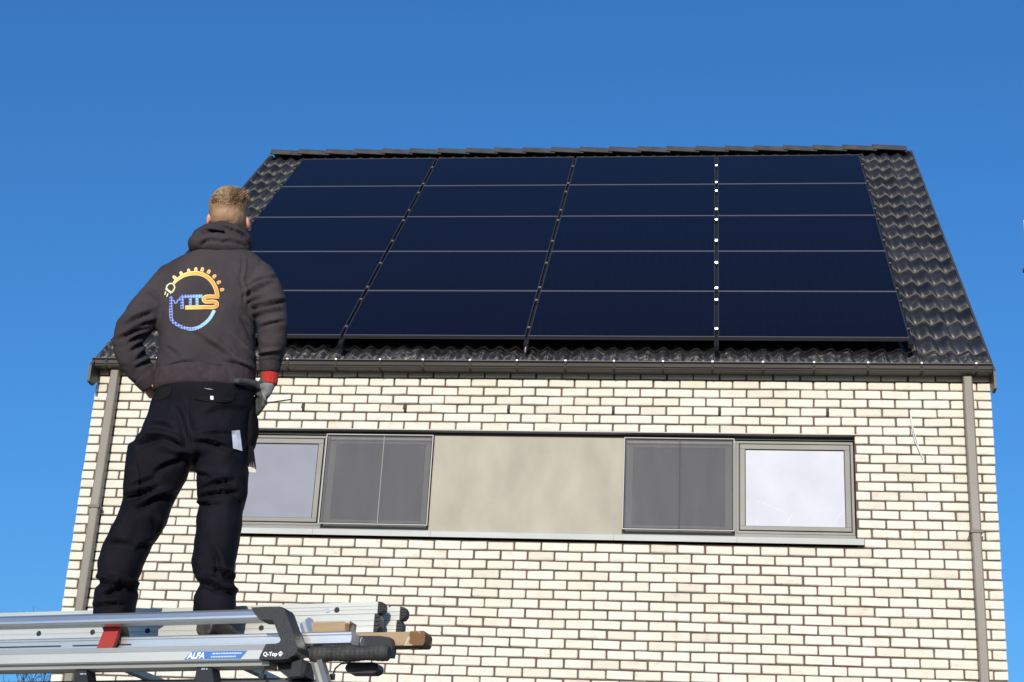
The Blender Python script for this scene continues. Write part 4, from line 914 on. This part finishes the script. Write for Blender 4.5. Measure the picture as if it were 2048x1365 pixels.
pr_ = empty('back_print', P3(390, 600, -.13), hoodie)
q = stroke(lg(arc), [w_/8.533*1.22 for w_ in wid]) + stroke(lg(S_), 66/8.533)
patch(q, th_, .0016, 'sun_cable_outline', M['gold_edge'], pr_, 4, UV)
q = stroke(lg(arc), [w_/8.533*.72 for w_ in wid]) + stroke(lg(S_), 36/8.533)
patch(q, th_, .0028, 'sun_cable', M['gold'], pr_, 4, UV)
for (x, y) in ((245, 300), (362, 230), (490, 186), (612, 163), (722, 163), (834, 200), (930, 280), (1007, 382), (1062, 508)):
    an = math.atan2(y-640, x-590); ca, sa = math.cos(an), math.sin(an)
    for nm, k, mt, of in (('sun_ray', 1, M['gold_edge'], .0016), ('sun_ray_core', .5, M['gold'], .0028)):
        poly = [(x+(ca*u-sa*v)*k, y+(sa*u+ca*v)*k) for u, v in ((-36, -27), (12, -27), (30, -17), (36, 0), (30, 17), (12, 27), (-36, 27))]
        patch([lg(poly)], th_, of, nm, mt, pr_, 4, UV)
q = stroke(lg(smoothline([(110, 492), (118, 450), (155, 412), (205, 405), (243, 440), (246, 490), (205, 556)])), 22/8.533) + stroke(lg([(100, 492), (195, 566)]), 34/8.533) + stroke(lg([(97, 540), (82, 598)]), 18/8.533) + stroke(lg([(138, 572), (114, 630)]), 18/8.533)
patch(q, th_, .0018, 'plug', M['gold_edge'], pr_, 3, UV)
q = stroke(lg(smoothline([(188, 620), (186, 760), (186, 900), (196, 1010), (250, 1080), (340, 1132), (430, 1165), (540, 1182), (650, 1155), (750, 1095), (850, 1000), (928, 862)])), 56/8.533)
patch(q, th_, .0018, 'solar_arc', M['cells'], pr_, 4, UV)
q = stroke(lg([(160, 675), (200, 675)]), 40/8.533) + stroke(lg([(200, 660), (268, 745), (345, 650)]), 44/8.533) + stroke(lg([(378, 600), (378, 835)]), 58/8.533)
patch(q, th_, .0022, 'letter_m', M['cells'], pr_, 4, UV)
q = stroke(lg([(405, 627), (560, 624), (722, 622)]), 58/8.533) + stroke(lg([(516, 655), (516, 775)]), 46/8.533) + stroke(lg([(632, 652), (632, 772)]), 54/8.533)
patch(q, th_, .0022, 'letter_t', M['cells'], pr_, 4, UV)

# trousers
tr_ = MB()
loft(tr_, [(410, 760, 88, .0, .105), (409, 782, 97, .0, .118), (407, 800, 102, .0, .125), (401, 836, 105, .0, .132), (391, 873, 110, .0, .136), (380, 905, 112, .0, .132), (378, 925, 104, .0, .118)], 28, .85)
loft(tr_, [(322, 895, 66, .0, .115), (315, 930, 64, .0, .112), (310, 960, 60, .0, .108), (300, 997, 51, -.005, .100), (280, 1049, 50, -.01, .097), (257, 1086, 50, -.005, .093), (239, 1132, 46, .0, .086), (235, 1168, 38, .0, .074), (233, 1186, 45, .0, .082), (229, 1215, 41, .0, .078), (226, 1246, 37, .0, .074)], 22, .9)
loft(tr_, [(443, 895, 58, .0, .115), (444, 948, 51, .0, .108), (445, 995, 51, .0, .102), (443, 1022, 44, .0, .096), (438, 1060, 45, .0, .094), (428, 1122, 43, .0, .086), (427, 1146, 40, .0, .080), (432, 1166, 36, .0, .073), (435, 1178, 39, .0, .080), (428, 1196, 42, .0, .082), (427, 1222, 42, .0, .078), (427, 1246, 38, .0, .074)], 22, .9)
F2 = [(335, 362, 490, 328, .013, 6), (480, 335, 570, 385, .010, 6), (640, 350, 820, 385, .011, 5), (635, 318, 840, 312, .006, 4), (280, 655, 430, 595, .013, 6), (330, 700, 540, 640, .012, 6), (300, 610, 420, 545, .010, 5), (420, 520, 560, 450, .008, 6), (690, 600, 835, 552, .012, 5), (670, 645, 860, 615, .010, 5), (655, 690, 770, 690, .009, 4), (640, 520, 740, 560, .007, 5),
      (745, 1030, 865, 1130, .012, 5), (650, 1120, 870, 1170, .015, 5), (655, 1085, 760, 1130, .009, 5), (115, 1095, 330, 1160, .015, 6), (160, 1190, 260, 1115, .012, 5), (110, 1235, 260, 1222, .010, 5), (250, 1115, 340, 1150, .010, 5), (745, 940, 775, 1090, .008, 6), (330, 920, 440, 900, .005, 7), (180, 900, 300, 905, .005, 7), (430, 760, 460, 860, .006, 7), (700, 200, 900, 170, .005, 8), (560, 180, 600, 420, .008, 8), (400, 260, 520, 300, .006, 7)]
trousers = melt(tr_, 'trousers', M['trouser'], person, .0085, 6, [(*Z2(a, b_), *Z2(c2, d2), am, w_*1.2) for a, b_, c2, d2, am, w_ in F2], ((.0080, .020, .016, 2), (.0030, .06, .05, 8)), 2.3)
tt_ = bvh(trousers)
M['seam'] = principled('seam_thread', (.004, .004, .005), .9)
M['pocket'] = fabric('black_pocket_canvas', (.0080, .0070, .0082), (.0120, .0105, .0118), .85, 8, .3, 500)
z2 = lambda pts: [Z2(*p) for p in pts]
patch([z2([(418, 70), (520, 62), (512, 100), (490, 122), (455, 133), (416, 136)])], tt_, .004, 'pocket_flap', M['pocket'], trousers)
patch([z2([(628, 104), (740, 118), (850, 112), (852, 128), (838, 142), (800, 148), (700, 142), (640, 130)])], tt_, .005, 'pocket_flap', M['pocket'], trousers)
patch([z2([(724, 112), (741, 114), (741, 134), (724, 132)])], tt_, .0075, 'pocket_label', principled('white_label', (.7, .7, .68), .7), trousers, 3)
patch(stroke(z2([(598, 130), (605, 230), (612, 340), (628, 470)]), 1.6), tt_, .002, 'back_seam', M['seam'], trousers)
patch([z2([(838, 555), (902, 540), (918, 560), (922, 668), (905, 682), (868, 668), (846, 640)])], tt_, .008, 'cargo_pocket', M['pocket'], trousers)
patch([z2([(276, 480), (330, 470), (345, 560), (335, 640), (276, 650)])], tt_, .006, 'cargo_pocket', M['pocket'], trousers)
patch([z2([(838, 300), (882, 296), (896, 408), (846, 394)])], tt_, .009, 'hanging_card', principled('pale_card', (.52, .54, .60), .6), trousers, 4)
patch([z2([(686, 70), (722, 74), (742, 80), (715, 79)])], tt_, .006, 'chalk_mark', principled('chalk_grey', (.25, .23, .21), .9), trousers, 3)

# tool pouch on the right hip, its straps and tag
pc = MB(); loft(pc, [(500, 815, 12, .02, .05), (503, 840, 14, .02, .06), (504, 868, 13, .02, .058), (501, 888, 10, .02, .05), (498, 900, 7, .02, .035)], 16)
pouch = melt(pc, 'tool_pouch', M['pocket'], trousers, .006, 3, nz=((.003, .05, .05, 3),))
for k, (x0, x1) in enumerate(((499, 502), (503, 506), (505, 511))):
    s_ = MB(); s_.tube([P3(x0, 893, -.02), P3((x0+x1)/2-.5, 915, -.025), P3(x1, 934+k*2, -.02)], [.004, .0045, .003], 6); s_.build('strap', M['pocket'], pouch)
s_ = MB(); s_.prism([P3(x, y, -.02) for x, y in ((496, 934), (511, 936), (512, 946), (498, 945))], PN, .004); s_.build('paper_tag', principled('beige_tag', (.55, .52, .42), .8), pouch)

# right hand in a glove on the hip
gl = MB()
loft(gl, [(539, 752, 14.5, .0, .026), (534, 768, 17, .0, .026), (526, 782, 18, .0, .024), (519, 795, 15, .005, .022)], 16, horiz=False)
loft(gl, [(526, 776, 9, -.015, .016), (508, 768, 8.2, -.045, .015), (489, 764, 7.4, -.085, .0145), (474, 763, 6.6, -.118, .0125), (467, 763, 4.5, -.124, .010)], 12, horiz=False)
for i, (x, y, v) in enumerate(((530, 792, -.012), (525, 797, .004), (519, 801, .020), (513, 804, .034))):
    k = (1, 1.06, 1, .84)[i]
    loft(gl, [(x-4, y-10, 6.0, v, .0105), (x-2, y+6*k, 5.8, v-.004, .010), (x-4, y+20*k, 5.4, v, .0095), (x-11, y+30*k, 5.0, v+.014, .009), (x-18, y+32*k, 4.2, v+.028, .0075)], 10, horiz=False)
glove = melt(gl, 'glove', M['glove'], person, .0042, 3, nz=((.0014, .12, .12, 2),))
gt = bvh(glove)
patch([[(529, 766), (553, 767), (549, 778), (541, 796), (533, 808), (527, 795), (522, 780), (519, 768)]], gt, .0022, 'glove_back', M['glove_back'], glove, 4)
rc = MB(); loft(rc, [(540, 737, 16.5, -.003, .031), (540, 744, 17.8, -.002, .033), (539, 757, 17.6, 0, .032), (537.5, 767, 17.0, 0, .030), (537, 770, 15, 0, .027)], 16, horiz=False); melt(rc, 'glove_cuff', M['red_knit'], glove, .0045, 2, nz=((.0018, .02, .25, 7),))
# screwdriver held in that hand
sd_ = tag(empty('screwdriver', P3(505, 812, -.01)), 'orange-handled screwdriver held in the gloved right hand', 'screwdriver')
mb = MB(); mb.tube([P3(497, 811, .045), P3(502, 811, .045), P3(514, 809.5, .045), P3(528, 807.5, .045), P3(534, 807, .045)], [.009, .0115, .012, .011, .006], 12); mb.build('handle', principled('orange_handle', (.75, .09, .02), .4), sd_)
mb = MB(); mb.tube([P3(533, 807, .045), P3(556, 803, .045), P3(582, 799.5, .045)], .0026, 8); mb.build('shaft', principled('dark_steel', (.06, .055, .05), .35, .8), sd_)

# boots
def boot(heel, toe, v0, v1, hw, label):
    a = P3(*heel, v0); b_ = P3(*toe, v1); a.z = b_.z = FLOOR; d = (b_-a); L_ = d.length; d.normalize(); s = Vector((-d.y, d.x, 0)); bm_ = MB()
    secs = [(-.005, .036, .0, .10), (.02, .042, 0, .118), (.07, .043, 0, .118), (.12, .042, 0, .098), (.17, .047, 0, .076), (.22, .048, 0, .062), (.26, .042, 0, .050), (.285, .026, 0, .036)]
    vs = []
    for (t, w_, z0, z1) in secs:
        for k in range(12):
            th = 2*math.pi*k/12; co, si = math.cos(th), math.sin(th); zm = (.02+z1)/2; hh = (z1-.02)/2
            vs.append(a+d*(t*L_/.28)+s*(w_*math.copysign(abs(co)**.8, co))+EZ*(zm+hh*math.copysign(abs(si)**.8, si)))
    n = len(secs); fs = [(i*12+k, i*12+(k+1) % 12, (i+1)*12+(k+1) % 12, (i+1)*12+k) for i in range(n-1) for k in range(12)]+[tuple(range(12)), tuple(range((n-1)*12, n*12))]
    bm_.add(vs, fs)
    up = [a+d*(.075*L_/.28)+EZ*z for z in (.05, .07, .095)]; bm_.tube(up, [.040, .038, .034], 14)
    o = melt(bm_, 'boot', M['boot'], person, .006, 3, nz=((.002, .08, .08, 4),)); o['label'] = label
    so_ = MB(); poly = []
    for k in range(18):
        th = 2*math.pi*k/18; co, si = math.cos(th), math.sin(th); poly.append(a+d*((.14+.152*co)*L_/.28)+s*(.047*math.copysign(abs(si)**.7, si)*(1 if co > -.3 else .9)))
    so_.prism(poly, EZ, .026); so_.build('sole', M['sole'], o)
    lc = MB(); 
    for k in range(3):
        c0 = a+d*((.13+.03*k)*L_/.28)+EZ*(.10-.016*k); lc.tube([c0-s*.03+EZ*-.012, c0+EZ*.004, c0+s*.03+EZ*-.012], .003, 6)
    lc.build('laces', principled('yellow_lace', (.45, .30, .10), .8), o)
boot((222, 1270), (240, 1266), -.05, .22, 40, 'left boot behind the red bar'); boot((408, 1268), (492, 1268), -.07, .15, 40, 'right boot turned outwards')

# ------------------------------------------------------------------ far things: bare trees, antenna mast
M['bark'] = noisy('winter_bark', (.05, .04, .033), (.085, .07, .06), .9, 3, bump=.4)
M['twig'] = principled('winter_twigs', (.05, .04, .034), .9)
def bare_tree(base, height, seed, label, spread=.5):
    R = random.Random(seed); o = tag(empty('bare_tree', base), label, 'tree', 'bare trees behind the house')
    tk = MB(); lb = MB(); tw = MB()
    def grow(p, d, l, r, lev):
        n = 5 if lev < 2 else 3; pts = [p]; rr = [r]; q = p.copy(); dd = d.copy()
        for i in range(n):
            dd = (dd+Vector((R.uniform(-1, 1), R.uniform(-1, 1), R.uniform(-.5, .8)))*.13).normalized(); q = q+dd*l/n; pts.append(q.copy()); rr.append(r*(1-.75*(i+1)/n) if lev else r*(1-.6*(i+1)/n))
        (tk if lev == 0 else lb if lev < 3 else tw).tube(pts, rr, 8 if lev < 2 else (5 if lev < 3 else 3), cap=False)
        if lev >= 5: return
        for i in range((9, 6, 5, 4, 3)[lev]):
            t = R.uniform(.35 if lev == 0 else .2, 1.0); j = min(int(t*n), n-1); s = pts[j].lerp(pts[j+1], t*n-j)
            a = R.uniform(0, 2*math.pi); sd = dd.orthogonal().normalized(); sd = Matrix.Rotation(a, 3, dd) @ sd
            nd = (dd*R.uniform(.55, 1.0)+sd*R.uniform(.5, 1.0)*spread*1.6+Vector((0, 0, .15))).normalized()
            grow(s, nd, l*R.uniform(.42, .66), max(.013, rr[j]*R.uniform(.4, .6)), lev+1)
    grow(Vector(base), Vector((0, 0, 1)), height*.62, height*.022, 0)
    tk.build('trunk', M['bark'], o); c_ = lb.build('crown', M['bark'], o); tag(tw.build('twigs', M['twig'], c_), kind='stuff')
def far(px, py, dist):
    d = ray(px, py); h = math.hypot(d.x, d.y); return CAM+d*(dist/h)
for px, py, dist, sd0, lab in ((38, 1322, 62, 4, 'bare winter tree left of the house, twigs against the sky'), (98, 1345, 75, 9, 'smaller bare tree behind the left house corner'), (-40, 1335, 66, 15, 'bare tree at the left edge of the picture'), (2068, 1338, 58, 23, 'bare tree low at the right edge of the picture')):
    p = far(px, py, dist); bare_tree((p.x, p.y, 0), p.z*.945, sd0, lab)
top = far(2058, 442, 70); mast = tag(empty('antenna_mast', (top.x, top.y, 0)), 'pale antenna mast with side brackets at the right edge of the sky', 'mast')
pp = MB(); pp.tube([(top.x, top.y, 0), (top.x, top.y, top.z-2.2)], [.42, .20], 14); pp.build('pole', noisy('galvanised_mast', (.42, .40, .36), (.5, .48, .44), .5, 2), mast)
for k in range(3):
    an = math.radians(200+120*k); cx_, cy_ = top.x+.16*math.cos(an), top.y+.16*math.sin(an)
    pp = MB(); pp.cbox(cx_-.10, cx_+.10, cy_-.07, cy_+.07, top.z-2.3, top.z, .03); pp.build('panel_antenna', principled('antenna_white', (.78, .77, .74), .5), mast)
for dz in (2.45, 6.0):
    pp = MB(); pp.tube([(top.x-.42, top.y-.05, top.z-dz), (top.x+.42, top.y-.05, top.z-dz)], .10, 10); pp.build('bracket', M['black'], mast)
